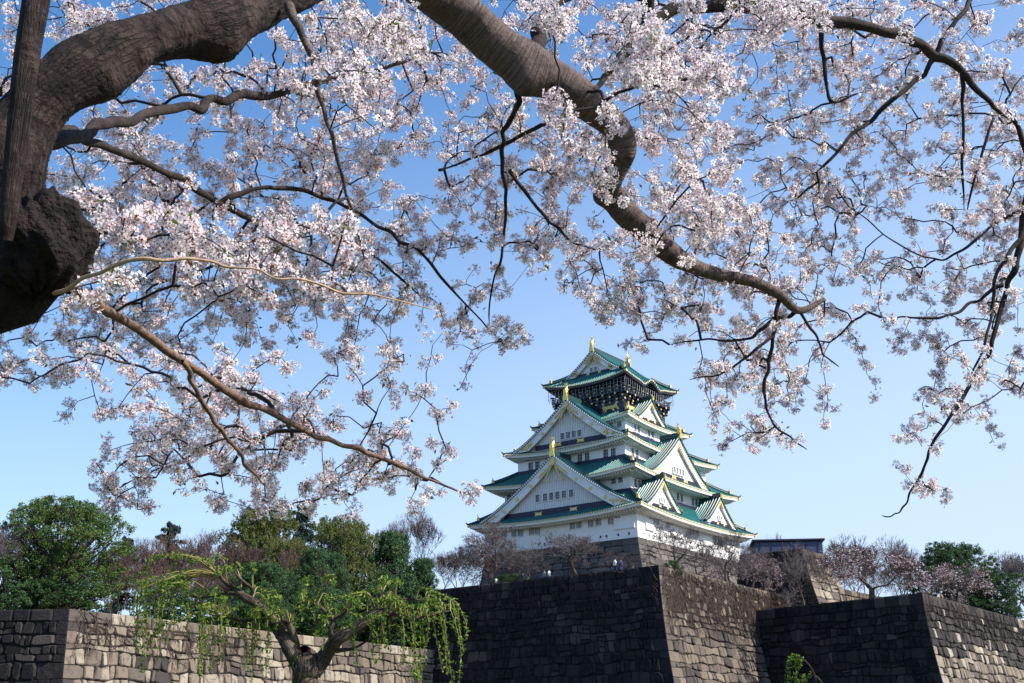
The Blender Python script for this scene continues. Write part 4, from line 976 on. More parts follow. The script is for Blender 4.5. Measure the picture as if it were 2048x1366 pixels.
def bark_mat(name, c1, c2, ring=45, bumpd=.012, dark=(.02, .014, .012), crack=1.0):
    m = bpy.data.materials.new(name); m.use_nodes = True; nt = m.node_tree; N = nt.nodes; L = nt.links; b = N['Principled BSDF']
    b.inputs['Roughness'].default_value = .85; b.inputs['Specular IOR Level'].default_value = .25
    uv = N.new('ShaderNodeUVMap'); uv.uv_map = 'bark'
    mp = N.new('ShaderNodeMapping'); mp.inputs['Scale'].default_value = (4, ring, 1); L.new(uv.outputs[0], mp.inputs[0])
    n1 = N.new('ShaderNodeTexNoise'); n1.inputs['Scale'].default_value = 1; n1.inputs['Detail'].default_value = 5; L.new(mp.outputs[0], n1.inputs[0])
    tc = N.new('ShaderNodeTexCoord'); n2_ = N.new('ShaderNodeTexNoise'); n2_.inputs['Scale'].default_value = 14; n2_.inputs['Detail'].default_value = 8; n2_.inputs['Roughness'].default_value = .7; L.new(tc.outputs['Object'], n2_.inputs[0])
    mx = N.new('ShaderNodeMix'); mx.data_type = 'RGBA'; mr = N.new('ShaderNodeMapRange'); mr.inputs[1].default_value = .38; mr.inputs[2].default_value = .62; L.new(n1.outputs[0], mr.inputs[0]); L.new(mr.outputs[0], mx.inputs['Factor'])
    mx.inputs['A'].default_value = (*c1, 1); mx.inputs['B'].default_value = (*c2, 1)
    mx2 = N.new('ShaderNodeMix'); mx2.data_type = 'RGBA'; mr2 = N.new('ShaderNodeMapRange'); mr2.inputs[1].default_value = .52; mr2.inputs[2].default_value = .68; L.new(n2_.outputs[0], mr2.inputs[0]); L.new(mr2.outputs[0], mx2.inputs['Factor'])
    L.new(mx.outputs['Result'], mx2.inputs['A']); mx2.inputs['B'].default_value = (*dark, 1); L.new(mx2.outputs['Result'], b.inputs['Base Color'])
    ad0 = N.new('ShaderNodeMath'); ad0.operation = 'ADD'; L.new(n1.outputs[0], ad0.inputs[0]); L.new(n2_.outputs[0], ad0.inputs[1])
    vo = N.new('ShaderNodeTexVoronoi'); vo.feature = 'DISTANCE_TO_EDGE'; mp2 = N.new('ShaderNodeMapping'); mp2.inputs['Scale'].default_value = (34, ring*.55, 1)
    wob = N.new('ShaderNodeVectorMath'); wob.operation = 'MULTIPLY_ADD'; L.new(n2_.outputs[1], wob.inputs[0]); wob.inputs[1].default_value = (1.6, 1.6, 0); L.new(mp2.outputs[0], wob.inputs[2])
    L.new(uv.outputs[0], mp2.inputs[0]); L.new(wob.outputs[0], vo.inputs['Vector']); vo.inputs['Scale'].default_value = 1
    vr = N.new('ShaderNodeMapRange'); vr.inputs[1].default_value = 0; vr.inputs[2].default_value = .14; vr.inputs[3].default_value = 1-crack; n3 = N.new('ShaderNodeTexNoise'); n3.inputs['Scale'].default_value = 5; L.new(tc.outputs['Object'], n3.inputs[0]); mr3 = N.new('ShaderNodeMapRange'); mr3.inputs[1].default_value = .4; mr3.inputs[2].default_value = .62; mr3.inputs[3].default_value = 1-crack; mr3.inputs[4].default_value = 1.0; L.new(n3.outputs[0], mr3.inputs[0]); L.new(mr3.outputs[0], vr.inputs[3]); L.new(vo.outputs['Distance'], vr.inputs[0])
    ad = N.new('ShaderNodeMath'); ad.operation = 'MULTIPLY_ADD'; L.new(vr.outputs[0], ad.inputs[0]); ad.inputs[1].default_value = .8; L.new(ad0.outputs[0], ad.inputs[2])
    mx3 = N.new('ShaderNodeMix'); mx3.data_type = 'RGBA'; L.new(vr.outputs[0], mx3.inputs['Factor']); mx3.inputs['A'].default_value = (*dark, 1); L.new(mx2.outputs['Result'], mx3.inputs['B']); L.new(mx3.outputs['Result'], b.inputs['Base Color'])
    bp = N.new('ShaderNodeBump'); bp.inputs['Strength'].default_value = .9; bp.inputs['Distance'].default_value = bumpd; L.new(ad.outputs[0], bp.inputs['Height']); L.new(bp.outputs[0], b.inputs['Normal'])
    return m
M['bark_old'] = bark_mat('old_cherry_bark', (.026, .017, .016), (.060, .040, .036), 18, .045, dark=(.009, .006, .006), crack=.75)
M['bark'] = bark_mat('cherry_bark', (.080, .055, .050), (.16, .115, .103), 100, .022, dark=(.035, .024, .022), crack=.0)
M['bark_young'] = bark_mat('young_cherry_bark', (.12, .070, .052), (.20, .125, .095), 70, .006, dark=(.07, .042, .034), crack=0)
M['bark_tan'] = bark_mat('tan_shoot_bark', (.34, .22, .14), (.46, .32, .20), 70, .003, dark=(.22, .14, .09), crack=0)
M['bark_branch'] = bark_mat('dark_cherry_bark', (.030, .021, .020), (.055, .040, .037), 50, .005)
M['twig'] = mat('cherry_twig', (.026, .018, .018), .8)
M['willowbark'] = bark_mat('willow_bark', (.07, .05, .038), (.20, .155, .12), 9, .035, dark=(.025, .018, .014))
M['petal'] = mat('petal', (.84, .77, .79), .7, trans=.55, ramp=[(0, (.86, .71, .76)), (.35, (.94, .865, .89)), (1, (.97, .95, .955))])
M['eye'] = mat('blossom_heart', (.38, .15, .12), .7)
M['stalk'] = mat('blossom_stalk', (.11, .07, .035), .7)
M['youngleaf'] = mat('young_leaf', (.16, .15, .03), .5, trans=.3, ramp=[(0, (.20, .09, .03)), (.5, (.16, .17, .035)), (1, (.14, .22, .04))])
M['willowleaf'] = mat('willow_leaf', (.16, .26, .03), .5, trans=.4, ramp=[(0, (.06, .13, .018)), (.6, (.13, .235, .025)), (1, (.29, .35, .05))])

def pth(rows):      # rows: px, py, width in photo pixels, distance
    return [list(at(r[0], r[1], r[3]))+[r[2]*.5*r[3]/F_PX] for r in rows]

# ------------------------------------------------------------------ the two blossoming cherry trees overhead
tree1 = empty('cherry_tree', (-2.3, 3.4, -1.7), label='near blossoming cherry tree, its thick dark trunk at the left and limb arching overhead', cat='tree', group='blossoming cherry trees overhead')
tree2 = empty('cherry_tree', (4.9, 7.6, -1.7), label='cherry tree reaching in from the right edge with long dark drooping boughs', cat='tree', group='blossoming cherry trees overhead')
off = {id(tree1): np.array([-2.3, 3.4, -1.7]), id(tree2): np.array([4.9, 7.6, -1.7])}
SK = []        # (points Nx3, radii, tree id)
def bough(tree, rows, mm='bark_branch', n=10, k=7, rough=.05, seed=0, name='branch', lumps=(), prefix=None, skel=True, label=None):
    P = pth([(r[0], r[1], r[2]*(.72 if tree is tree2 else .82 if n <= 14 else 1.0), r[3]) for r in rows])
    if prefix: P = prefix+P
    P = np.array(P); o = off[id(tree)]
    if mm != 'bark_old' and n <= 14:       # natural kinks
        gg = np.random.default_rng(len(SK)+50); U = catmull(P, 3); ww = np.minimum(U[:, 3:4]*.22+.003, .007); U[1:-1, :3] += gg.normal(size=(len(U)-2, 3))*ww[1:-1]; U[:, 3] *= 1+gg.normal(size=len(U))*.08; U[-1, 3] = .0018; P = U; k = 4
    Q = P.copy(); Q[:, :3] -= o
    limb(name, Q, M[mm], tree, n, k, rough, seed, [(np.array(c)-o, a, b) for c, a, b in lumps], label=label)
    if skel:
        C = catmull(P, 3 if len(P) > 24 else 6); SK.append((C[:, :3], C[:, 3], 0 if tree is tree1 else 1))
main = [(-420, 860, 300, 3.7), (-270, 700, 270, 3.6), (-110, 590, 240, 3.5), (-30, 480, 205, 3.5), (2, 400, 170, 3.5), (18, 318, 146, 3.5), (60, 232, 122, 3.55), (122, 172, 112, 3.6), (210, 116, 126, 3.7), (290, 80, 98, 3.8), (360, 63, 104, 3.9), (430, 50, 120, 4.0), (495, 18, 106, 4.15), (575, -18, 94, 4.4), (680, -62, 92, 4.8), (790, -62, 92, 5.2),
        (870, -14, 88, 5.5), (940, 42, 86, 5.6), (1005, 98, 88, 5.65), (1062, 138, 98, 5.7), (1118, 165, 78, 5.75), (1180, 208, 70, 5.8), (1236, 258, 56, 5.9), (1244, 312, 50, 5.95), (1222, 370, 46, 6.0), (1240, 412, 52, 6.05), (1290, 460, 50, 6.1), (1345, 508, 44, 6.2), (1385, 532, 32, 6.3), (1440, 550, 27, 6.4), (1510, 565, 22, 6.45), (1560, 590, 20, 6.5), (1600, 622, 15, 6.6), (1650, 600, 8, 6.7)]
foot = [[-2.3, 3.4, -1.9, .36], [-2.3, 3.4, -.8, .29], [-2.3, 3.42, .2, .25]]
spl = 11
bough(tree1, main[:spl+5], 'bark_old', 72, 22, .042, 1, 'trunk', prefix=foot,
      lumps=[(at(450, 100, 4.0), .08, .03), (at(235, 185, 3.65), .08, .025), (at(150, 120, 3.6), .08, .02), (at(60, 330, 3.45), .1, .02)], skel=False)
bough(tree1, main[spl+3:], 'bark', 26, 9, .03, 2, 'limb', lumps=[(at(1050, 172, 5.6), .08, .07), (at(965, 20, 5.5), .06, .03), (at(1200, 395, 6), .05, .04), (at(1255, 300, 5.9), .07, .02)], label='grey brown limb bending down from the top centre')
C = catmull(np.array(foot+pth(main)), 6); SK.append((C[:, :3], C[:, 3], 0))
# burl at the foot of the limb
g = np.random.default_rng(5); m_ = []
nu, nv = 72, 44
bc = at(86, 488, 3.36)-off[id(tree1)]; BV = []
for j in range(nv+1):
    for i in range(nu):
        th = math.pi*j/nv; p = 2*math.pi*i/nu; d = np.array([math.sin(th)*math.cos(p), math.sin(th)*math.sin(p), math.cos(th)])
        r = .142*(1+.10*math.sin(3*p+2*d[2]*3)*math.sin(th)+.05*math.sin(7*p+5*th)+.045*math.sin(13*p-9*th)+.016*g.normal())
        BV.append(bc+d*r*np.array([.92, 1, 1.06]))
BF = [(j*nu+i, j*nu+(i+1) % nu, (j+1)*nu+(i+1) % nu, (j+1)*nu+i) for j in range(nv) for i in range(nu)]
mb = MB(); mb.add(BV, BF); M['burl'] = mat('burl_bark', (.024, .015, .014), .95, noise=(26, (.008, .005, .005), .4, .6), bump=(60, 1, .05)); mb.build('burl', M['burl'], tree1, smooth=True)
mb = MB(); tube(mb, [at(-60, 560, 3.4)-off[id(tree1)], at(-10, 575, 3.4)-off[id(tree1)], at(50, 570, 3.42)-off[id(tree1)], at(110, 540, 3.42)-off[id(tree1)]], [.13, .14, .11, .06], 16); mb.build('root_collar', M['burl'], tree1, smooth=True, label='gnarled swelling below the burl')
bough(tree1, [(12, 478, 30, 3.15), (20, 420, 38, 3.15), (38, 260, 44, 3.2), (60, 90, 50, 3.25), (78, -20, 54, 3.3), (90, -120, 56, 3.4)], 'bark_old', 16, 8, .03, 3, label='straight slim stem in front of the trunk')
bough(tree1, [(40, 310, 44, 3.55), (110, 285, 38, 3.8), (180, 262, 30, 4.2), (230, 243, 26, 4.6), (330, 215, 24, 5.2), (400, 210, 22, 5.5), (450, 196, 22, 5.7), (560, 190, 19, 6.0), (650, 158, 15, 6.2), (760, 140, 10, 6.3), (840, 110, 6, 6.4)])
bough(tree1, [(30, 260, 40, 3.55), (90, 255, 30, 3.8), (150, 268, 25, 4.2), (200, 290, 21, 4.6), (290, 320, 18, 5.2), (370, 360, 18, 5.6), (440, 408, 17, 5.9), (530, 442, 13, 6.1), (650, 462, 10, 6.3), (760, 520, 7, 6.4), (850, 600, 4, 6.5)])
bough(tree1, [(440, 405, 14, 5.9), (500, 382, 12, 6), (560, 375, 11, 6.1), (620, 385, 11, 6.2), (700, 420, 10, 6.3), (780, 465, 9, 6.4), (850, 510, 8, 6.4), (900, 570, 6, 6.5), (960, 640, 4, 6.5), (1000, 680, 3, 6.5)])
bough(tree1, [(100, 560, 30, 3.5), (150, 575, 26, 3.7), (215, 618, 22, 4.0), (330, 700, 20, 4.3), (440, 770, 18, 4.5), (520, 820, 18, 4.7), (600, 852, 14, 4.9), (660, 880, 13, 5.0), (740, 908, 12, 5.1), (800, 932, 9, 5.2), (870, 962, 7, 5.3), (930, 990, 4, 5.4)], 'bark_young', 12, label='reddish young branch slanting down across the left sky')
bough(tree1, [(365, 722, 14, 4.3), (385, 760, 13, 4.35), (410, 810, 12, 4.4), (445, 860, 11, 4.5), (480, 910, 9, 4.6), (525, 965, 5, 4.7)], 'bark_young', 8, label='reddish side shoot of the young branch')
bough(tree1, [(110, 585, 12, 3.3), (200, 543, 10, 3.1), (270, 520, 10, 3.05), (350, 514, 9, 3.05), (430, 522, 7, 3.1), (520, 542, 5, 3.1), (640, 570, 6, 3.2), (780, 600, 4, 3.3), (865, 618, 3, 3.4)], 'bark_tan', 8, label='pale tan shoot carrying the brightest blossoms')
bough(tree1, [(580, 10, 24, 4.2), (600, 60, 19, 4.1), (625, 120, 15, 4.1), (640, 190, 12, 4.1), (665, 270, 11, 4.1), (690, 360, 9, 4.2), (715, 450, 6, 4.3), (730, 520, 4, 4.4)], 'bark', 8, label='thin hanging branch left of the top centre')
bough(tree1, [(1045, 165, 22, 5.7), (1038, 200, 15, 5.8), (1030, 225, 14, 5.9), (1010, 265, 13, 6), (1006, 320, 10, 6.1), (1012, 400, 8, 6.2), (1008, 490, 7, 6.3), (985, 580, 5, 6.3), (980, 650, 3, 6.4)])
bough(tree1, [(1175, 215, 20, 5.85), (1120, 238, 12, 5.9), (1070, 258, 11, 6), (1005, 292, 9, 6.1), (945, 318, 6, 6.2), (880, 340, 4, 6.3)])
bough(tree1, [(1020, 340, 9, 6.1), (1065, 400, 8, 6.1), (1100, 445, 7, 6.1), (1150, 485, 5, 6.1), (1200, 500, 3, 6.2)])
bough(tree1, [(1062, 130, 50, 5.75), (1072, 95, 38, 5.9), (1085, 50, 34, 6.0), (1130, -10, 34, 6.1), (1210, -30, 34, 6.2), (1290, -5, 34, 6.3), (1300, 40, 30, 6.4), (1350, 22, 30, 6.5), (1450, 12, 30, 6.6), (1560, 28, 30, 6.7), (1700, 50, 28, 6.8), (1800, 75, 26, 6.9), (1870, 108, 24, 7), (1930, 150, 18, 7), (1980, 205, 12, 7), (2020, 240, 7, 7.1)], n=14, label='long dark bough across the top right')
bough(tree1, [(1300, 40, 26, 6.4), (1272, 80, 22, 6.3), (1235, 125, 18, 6.2), (1205, 165, 14, 6.1), (1190, 190, 10, 6.0)])
bough(tree1, [(1875, 115, 15, 7), (1850, 150, 13, 7), (1800, 190, 12, 6.9), (1745, 240, 11, 6.9), (1690, 290, 8, 6.8), (1635, 345, 5, 6.8)])
bough(tree1, [(1640, 42, 14, 6.8), (1650, 120, 11, 6.8), (1663, 200, 8, 6.8), (1730, 185, 4, 6.9)])
bough(tree1, [(1875, 112, 14, 7), (1900, 60, 12, 7), (1945, 0, 12, 7.1), (1980, -60, 12, 7.2)])
bough(tree1, [(1925, 150, 11, 7), (1928, 230, 8, 7), (1926, 330, 7, 7), (1930, 420, 4, 7.1)])
bough(tree1, [(1560, 592, 14, 6.5), (1552, 650, 10, 6.5), (1540, 720, 9, 6.5), (1530, 780, 8, 6.5), (1540, 835, 6, 6.5), (1580, 875, 5, 6.5), (1615, 900, 3, 6.5)])
bough(tree1, [(1605, 622, 13, 6.6), (1570, 635, 11, 6.6), (1530, 655, 9, 6.5), (1490, 680, 7, 6.5), (1420, 680, 5, 6.5), (1340, 690, 3, 6.5)])
bough(tree1, [(1548, 672, 8, 6.5), (1500, 710, 7, 6.4), (1450, 745, 5, 6.4), (1380, 760, 3, 6.4)])
bough(tree1, [(1600, 622, 9, 6.6), (1632, 670, 6, 6.6), (1650, 710, 4, 6.6), (1680, 735, 3, 6.6)])
# tree reaching in from the right
bough(tree2, [(2330, 330, 90, 7.6), (2180, 300, 60, 7.5), (2080, 330, 34, 7.4), (2052, 430, 24, 7.3), (2035, 520, 18, 7.2), (2012, 590, 15, 7.2), (1988, 680, 13, 7.1), (1950, 760, 12, 7.1), (1905, 830, 10, 7), (1860, 900, 8, 7), (1843, 950, 7, 7), (1815, 1005, 5, 7), (1790, 1030, 4, 7), (1765, 1032, 3, 7)],
      prefix=[[4.9, 7.6, -1.9, .26], [4.85, 7.6, .5, .2], [4.6, 7.55, 2.2, .16]], n=12)
bough(tree2, [(2300, 325, 60, 7.6), (2260, 120, 46, 7.6), (2170, -60, 34, 7.5), (2080, -190, 20, 7.4)], n=12)
bough(tree2, [(2310, 330, 50, 7.6), (2420, 180, 40, 7.8), (2560, 20, 30, 8.0), (2640, -160, 16, 8.2)], n=12)
bough(tree2, [(2045, 480, 16, 7.2), (2000, 540, 11, 7.1), (1985, 620, 9, 7.1), (1970, 690, 7, 7), (1940, 760, 4, 7)])
bough(tree2, [(2008, 572, 12, 7.1), (1960, 600, 9, 7.1), (1900, 630, 8, 7), (1830, 636, 6, 7), (1765, 636, 4, 7)])
bough(tree2, [(2070, 340, 20, 7.4), (2040, 260, 14, 7.4), (2000, 220, 8, 7.3), (1960, 330, 7, 7.2), (1935, 430, 5, 7.2)])
bough(tree2, [(2055, 420, 14, 7.3), (1990, 450, 9, 7.3), (1930, 500, 7, 7.2), (1870, 520, 5, 7.2), (1800, 490, 4, 7.1), (1700, 415, 3, 7.1)])
bough(tree2, [(2075, 330, 20, 7.4), (2110, 480, 14, 7.3), (2080, 650, 9, 7.2), (2060, 740, 6, 7.1), (2040, 790, 4, 7.1)])

GRID = """33666421027776447866788898877665
32200001457887523677887887866666
32015566778877852257877777776666
10265665677777666623775567655654
01677657887655666773776567764555
03777766777634777734577567763566
02787666777655675734886777654466
01577777787766656756478777533666
01676678976775433457765776666466
03665478667665410158776766333664
55676655444545652001266765234552
43566655424252100000026763112543
00245655563121300000006663013522
00015665676421000000003552004511
00036565554564000000001210003300
00044124332123200000000000002200""".split()
g = np.random.default_rng(99)
SP = np.vstack([s[0] for s in SK]); SR = np.concatenate([s[1] for s in SK]); ST = np.concatenate([np.full(len(s[0]), s[2]) for s in SK])
def to_px(P):
    d = P[:, 1]*_c+P[:, 2]*_s; u = -P[:, 1]*_s+P[:, 2]*_c
    return np.stack([1024+F_PX*P[:, 0]/d, 683-F_PX*u/d], 1), d
SPX, SD = to_px(SP)
AT = []
def sample(px, py, dd=None):
    k = np.argmin((SPX[:, 0]-px)**2+(SPX[:, 1]-py)**2)
    d = (SD[k]+g.uniform(-.15, 1.0)) if dd is None else dd
    if dd is None:
        lo_ = (5.6 if py < 700 else 4.8)+1.0*g.random()+(1.1 if px > 1600 else 0); d = max(d, lo_)
    AT.append(at(px, py, max(d, 2.8)))
for r_, row in enumerate(GRID):
    for c_, ch in enumerate(row):
        q = int(ch); lam = [0, .6, 1.4, 2.4, 3.7, 5.3, 7.2, 9.6, 12, 14.5][q]
        for _ in range(g.poisson(lam*(1.3 if c_ >= 26 else 1))): sample(c_*64+g.random()*64, r_*64+g.random()*64)
for _ in range(170): sample(g.uniform(-350, 2300), g.uniform(-260, 0))              # the crown goes on above the picture
for _ in range(90): sample(g.uniform(-300, 0), g.uniform(-100, 800))
for _ in range(330): sample(g.uniform(2050, 2700), g.uniform(-300, 620))
for x0, x1, y0, y1, n_, d0, d1 in ((180, 420, 400, 520, 26, 3.5, 4.1), (380, 720, 440, 600, 44, 3.5, 4.1), (160, 230, 530, 590, 4, 3.2, 3.4), (600, 800, 130, 260, 16, 3.9, 4.3), (1085, 1240, 190, 300, 20, 5.0, 5.4), (1240, 1340, 20, 170, 34, 4.5, 5.0), (1340, 1460, 120, 250, 28, 4.8, 5.3), (1080, 1140, 0, 60, 8, 4.6, 4.9), (1330, 1480, 330, 470, 32, 5.0, 5.5), (1150, 1230, 350, 400, 6, 5.2, 5.4), (640, 860, 0, 140, 30, 4.4, 5.0), (1370, 1650, 0, 70, 34, 5.4, 6.0), (1200, 1330, 470, 520, 10, 5.5, 5.8)):
    for _ in range(n_): sample(g.uniform(x0, x1), g.uniform(y0, y1), g.uniform(d0, d1))
AT = np.array(AT)
# grow the twigs: every blossom cluster is joined to the nearest living wood, short ways to a bough preferred
cap_ = 60000
NP_ = np.zeros((cap_, 3)); NPAR = np.full(cap_, -1); NL = np.zeros(cap_); NT = np.zeros(cap_, int); NM = np.zeros(cap_, bool); nn = len(SP)
NP_[:nn] = SP; NT[:nn] = ST; NM[:nn] = True
d2 = np.array([np.min(((SP-a)**2).sum(1)) for a in AT]); order = np.argsort(d2); AT = AT[order]
TIP = []; SPUR = []
for a in AT:
    D_ = np.sqrt(((NP_[:nn]-a)**2).sum(1)); cst = D_+.28*NL[:nn]; k = int(np.argmin(cst)); dist = D_[k]
    p = NP_[k].copy(); m = max(2, int(dist/.055)); prev = k
    # leave the wood sideways, arch over and hang a little
    ctrl = (p+a)/2+np.array([g.normal()*.10, g.normal()*.10, .16+g.normal()*.08])*dist
    jit = g.normal(size=3)*.05*dist
    for i in range(1, m+1):
        t = i/m; q = p*(1-t)**2+2*ctrl*t*(1-t)+a*t*t+jit*math.sin(t*6.28)*.5+g.normal(size=3)*.006*(i < m)
        NP_[nn] = q; NPAR[nn] = prev; NL[nn] = NL[prev]+np.linalg.norm(q-NP_[prev]); NT[nn] = NT[k]; prev = nn
        if i < m and i > 1 and g.random() < .10: SPUR.append(nn)
        nn += 1
    TIP.append(prev)
cnt = np.zeros(nn); cnt[TIP] = 1
for i in range(nn-1, -1, -1):
    if NPAR[i] >= 0: cnt[NPAR[i]] += cnt[i]
idx = np.where(NPAR[:nn] >= 0)[0]
rad = np.clip(.0017*np.maximum(cnt, 1)**.42, .0017, .009)
def flowers(nodes, tree, seed, small=1.0):
    g = np.random.default_rng(seed); o = off[id(tree)]
    base, dirs, plen, sc, rn = [], [], [], [], []
    for k in [k_ for k_ in nodes for _ in range(int(g.choice([1, 2, 2, 3])))]:
        p = NP_[k]; d = p-NP_[NPAR[k]]; d /= np.linalg.norm(d)+1e-9; p = p-d*g.uniform(0, .05)+g.normal(size=3)*.022
        nf = int(g.integers(10, 19)); v = rand_dirs(nf, g)*.95+d*.45+np.array([0, 0, -.22]); v /= np.linalg.norm(v, axis=1)[:, None]
        base.append(np.repeat(p[None], nf, 0)+g.normal(size=(nf, 3))*.006); dirs.append(v); plen.append(g.uniform(.018, .036, nf)); sc.append(g.uniform(.75, 1.12)*g.uniform(.75, 1.12, nf)*.0162)
        rn.append(np.clip(g.uniform(.1, .8)+g.normal(size=nf)*.18, 0, 1))
    base = np.vstack(base); D = np.vstack(dirs); pl = np.concatenate(plen); sc = np.concatenate(sc); rn = np.concatenate(rn); n = len(base)
    F_ = base+D*pl[:, None]
    N_ = D+rand_dirs(n, g)*.55; N_ /= np.linalg.norm(N_, axis=1)[:, None]
    X = np.cross(N_, rand_dirs(n, g)); X /= np.linalg.norm(X, axis=1)[:, None]+1e-9; Y = np.cross(N_, X)
    bud = g.random(n) < .10
    cup = np.where(bud, 2.2, g.uniform(.15, .7, n)); op = np.where(bud, .30, 1.0)
    tv = []
    for q in range(5):
        a = q*2*math.pi/5
        for rr_, da, hh in ((.12, 0, 0.0), (.72, -.46, .62), (.98, 0, 1.0), (.72, .46, .62)):
            tv.append((rr_*math.cos(a+da), rr_*math.sin(a+da), hh))
    tv = np.array(tv)
    V = F_[:, None]+sc[:, None, None]*((tv[None, :, 0:1]*op[:, None, None])*X[:, None]+(tv[None, :, 1:2]*op[:, None, None])*Y[:, None]+(tv[None, :, 2:3]*.55*cup[:, None, None]+.0)*N_[:, None])
    V = V.reshape(-1, 3); Fq = np.arange(20*n).reshape(-1, 4); r5 = np.repeat(rn, 5)+g.normal(size=5*n)*.06
    # hearts
    hv = np.array([(.15, 0), (0, .15), (-.15, 0), (0, -.15)])
    HV = (F_+N_*sc[:, None]*.16)[:, None]+sc[:, None, None]*(hv[None, :, 0:1]*X[:, None]+hv[None, :, 1:2]*Y[:, None]); HV = HV.reshape(-1, 3)
    # calyx cups seen from below and stalks
    S0, S1 = base, F_-N_*sc[:, None]*.1
    SV, SF = seg_arrays(S0, S1, np.full(n, .0007), np.full(n, .0009), 3)
    CV, CF = seg_arrays(F_-N_*sc[:, None]*.35, F_+N_*sc[:, None]*.02, np.full(n, .0008), sc*.26, 4)
    allV = np.vstack([V, HV, SV, CV]); k1 = len(V); k2 = k1+len(HV); k3 = k2+len(SV)
    allF = np.vstack([Fq, np.arange(4*n).reshape(-1, 4)+k1, SF+k2, CF+k3])
    mi = np.concatenate([np.zeros(5*n), np.ones(n), np.full(len(SF), 2), np.full(len(CF), 1)]).astype(np.int32)
    rr_ = np.concatenate([np.clip(r5, 0, 1), np.zeros(n+len(SF)+len(CF))])
    ob = quad_obj('blossoms', allV-o, allF, [M['petal'], M['eye'], M['stalk']], tree, mi=mi, rnd=rr_); ob['kind'] = 'stuff'
    # a few bronze young leaves
    pick = g.choice(len(nodes), max(4, int(len(nodes)*.45)), replace=False); C = []
    for k in pick:
        for _ in range(int(g.integers(2, 5))): C.append(NP_[nodes[k]]+g.normal(size=3)*.022)
    C = np.array(C); LV, LF = leaf_quads(C, g.uniform(.018, .034, len(C)), g, aspect=.42)
    ob = quad_obj('young_leaves', LV-o, LF, M['youngleaf'], tree, rnd=g.random(len(C))); ob['kind'] = 'stuff'
for ti, tr in enumerate((tree1, tree2)):
    ii = idx[NT[idx] == ti]
    V, Fq = seg_arrays(NP_[NPAR[ii]]-off[id(tr)], NP_[ii]-off[id(tr)], np.minimum(rad[NPAR[ii]], rad[ii]*1.35), rad[ii], 4)
    ob = quad_obj('twigs', V, Fq, M['twig'], tr, smooth=True); ob['kind'] = 'stuff'
    flowers([k for k in TIP+SPUR if NT[k] == ti], tr, 5+ti)
print('clusters', len(TIP), len(SPUR), 'nodes', nn)

# ------------------------------------------------------------------ willow by the moat
WD = 14.0
wb = at(612, 1330, WD)
willow = empty('willow_tree', (wb[0], wb[1], -1.7), label='pollarded willow with a gnarled forked trunk and fresh green drooping shoots at the lower left', cat='tree')
wo = np.array([wb[0], wb[1], -1.7])
def wlimb(rows, name='limb', n=12, k=6, rough=.10, seed=0, prefix=None):
    P = [list(at(r[0]+R.uniform(-2, 2), r[1]+R.uniform(-2, 2), r[3] if len(r) > 3 else WD+R.uniform(-.05, .05)))+[r[2]*.32*R.uniform(.88, 1.12)*WD/F_PX] for r in rows]
    if prefix: P = prefix+P
    P = np.array(P); Q = P.copy(); Q[:, :3] -= wo; limb(name, Q, M['willowbark'], willow, n, k, rough, seed); return catmull(P, 6)[:, :3]
WS = []
wlimb([(612, 1366, 84), (614, 1335, 86), (612, 1312, 70), (610, 1296, 30)], 'trunk', 22, 8, .09, 1, prefix=[[wb[0], wb[1], -1.8, .33], [wb[0], wb[1]+.02, -.9, .27]])
WS.append(wlimb([(605, 1345, 56), (585, 1300, 50), (562, 1262, 46), (540, 1235, 38), (515, 1208, 28), (490, 1192, 24), (468, 1176, 18), (452, 1160, 14), (438, 1146, 9)], seed=2, n=14))
WS.append(wlimb([(600, 1330, 30), (592, 1290, 26), (580, 1255, 22), (565, 1240, 14)], seed=3))
WS.append(wlimb([(625, 1345, 56), (648, 1312, 46), (672, 1283, 40), (700, 1262, 34), (735, 1240, 32), (760, 1226, 28), (790, 1226, 20), (812, 1235, 12), (850, 1232, 8), (900, 1222, 5)], seed=4, n=14))
WS.append(wlimb([(500, 1198, 14), (505, 1180, 11), (485, 1158, 9), (472, 1140, 6), (474, 1110, 4)], seed=5, n=8))
WS.append(wlimb([(488, 1190, 14), (455, 1188, 9), (430, 1190, 7), (400, 1195, 4)], seed=6, n=8))
WS.append(wlimb([(560, 1245, 18), (520, 1240, 10), (480, 1238, 8), (440, 1232, 5)], seed=7, n=8))
WS.append(wlimb([(665, 1290, 22), (660, 1262, 18), (664, 1240, 15), (645, 1215, 12), (625, 1205, 8), (600, 1206, 5)], seed=8, n=8))
WS.append(wlimb([(672, 1300, 16), (705, 1298, 10), (740, 1280, 7), (780, 1268, 4)], seed=9, n=8))
WS.append(wlimb([(750, 1232, 14), (762, 1205, 9), (800, 1198, 6), (850, 1200, 4)], seed=10, n=8))
WS.append(wlimb([(660, 1240, 12), (690, 1222, 9), (715, 1190, 4)], seed=11, n=8))
WP = np.vstack(WS); g = np.random.default_rng(31); P0, P1, R0, R1, LC = [], [], [], [], []
WPX, _ = to_px(WP)
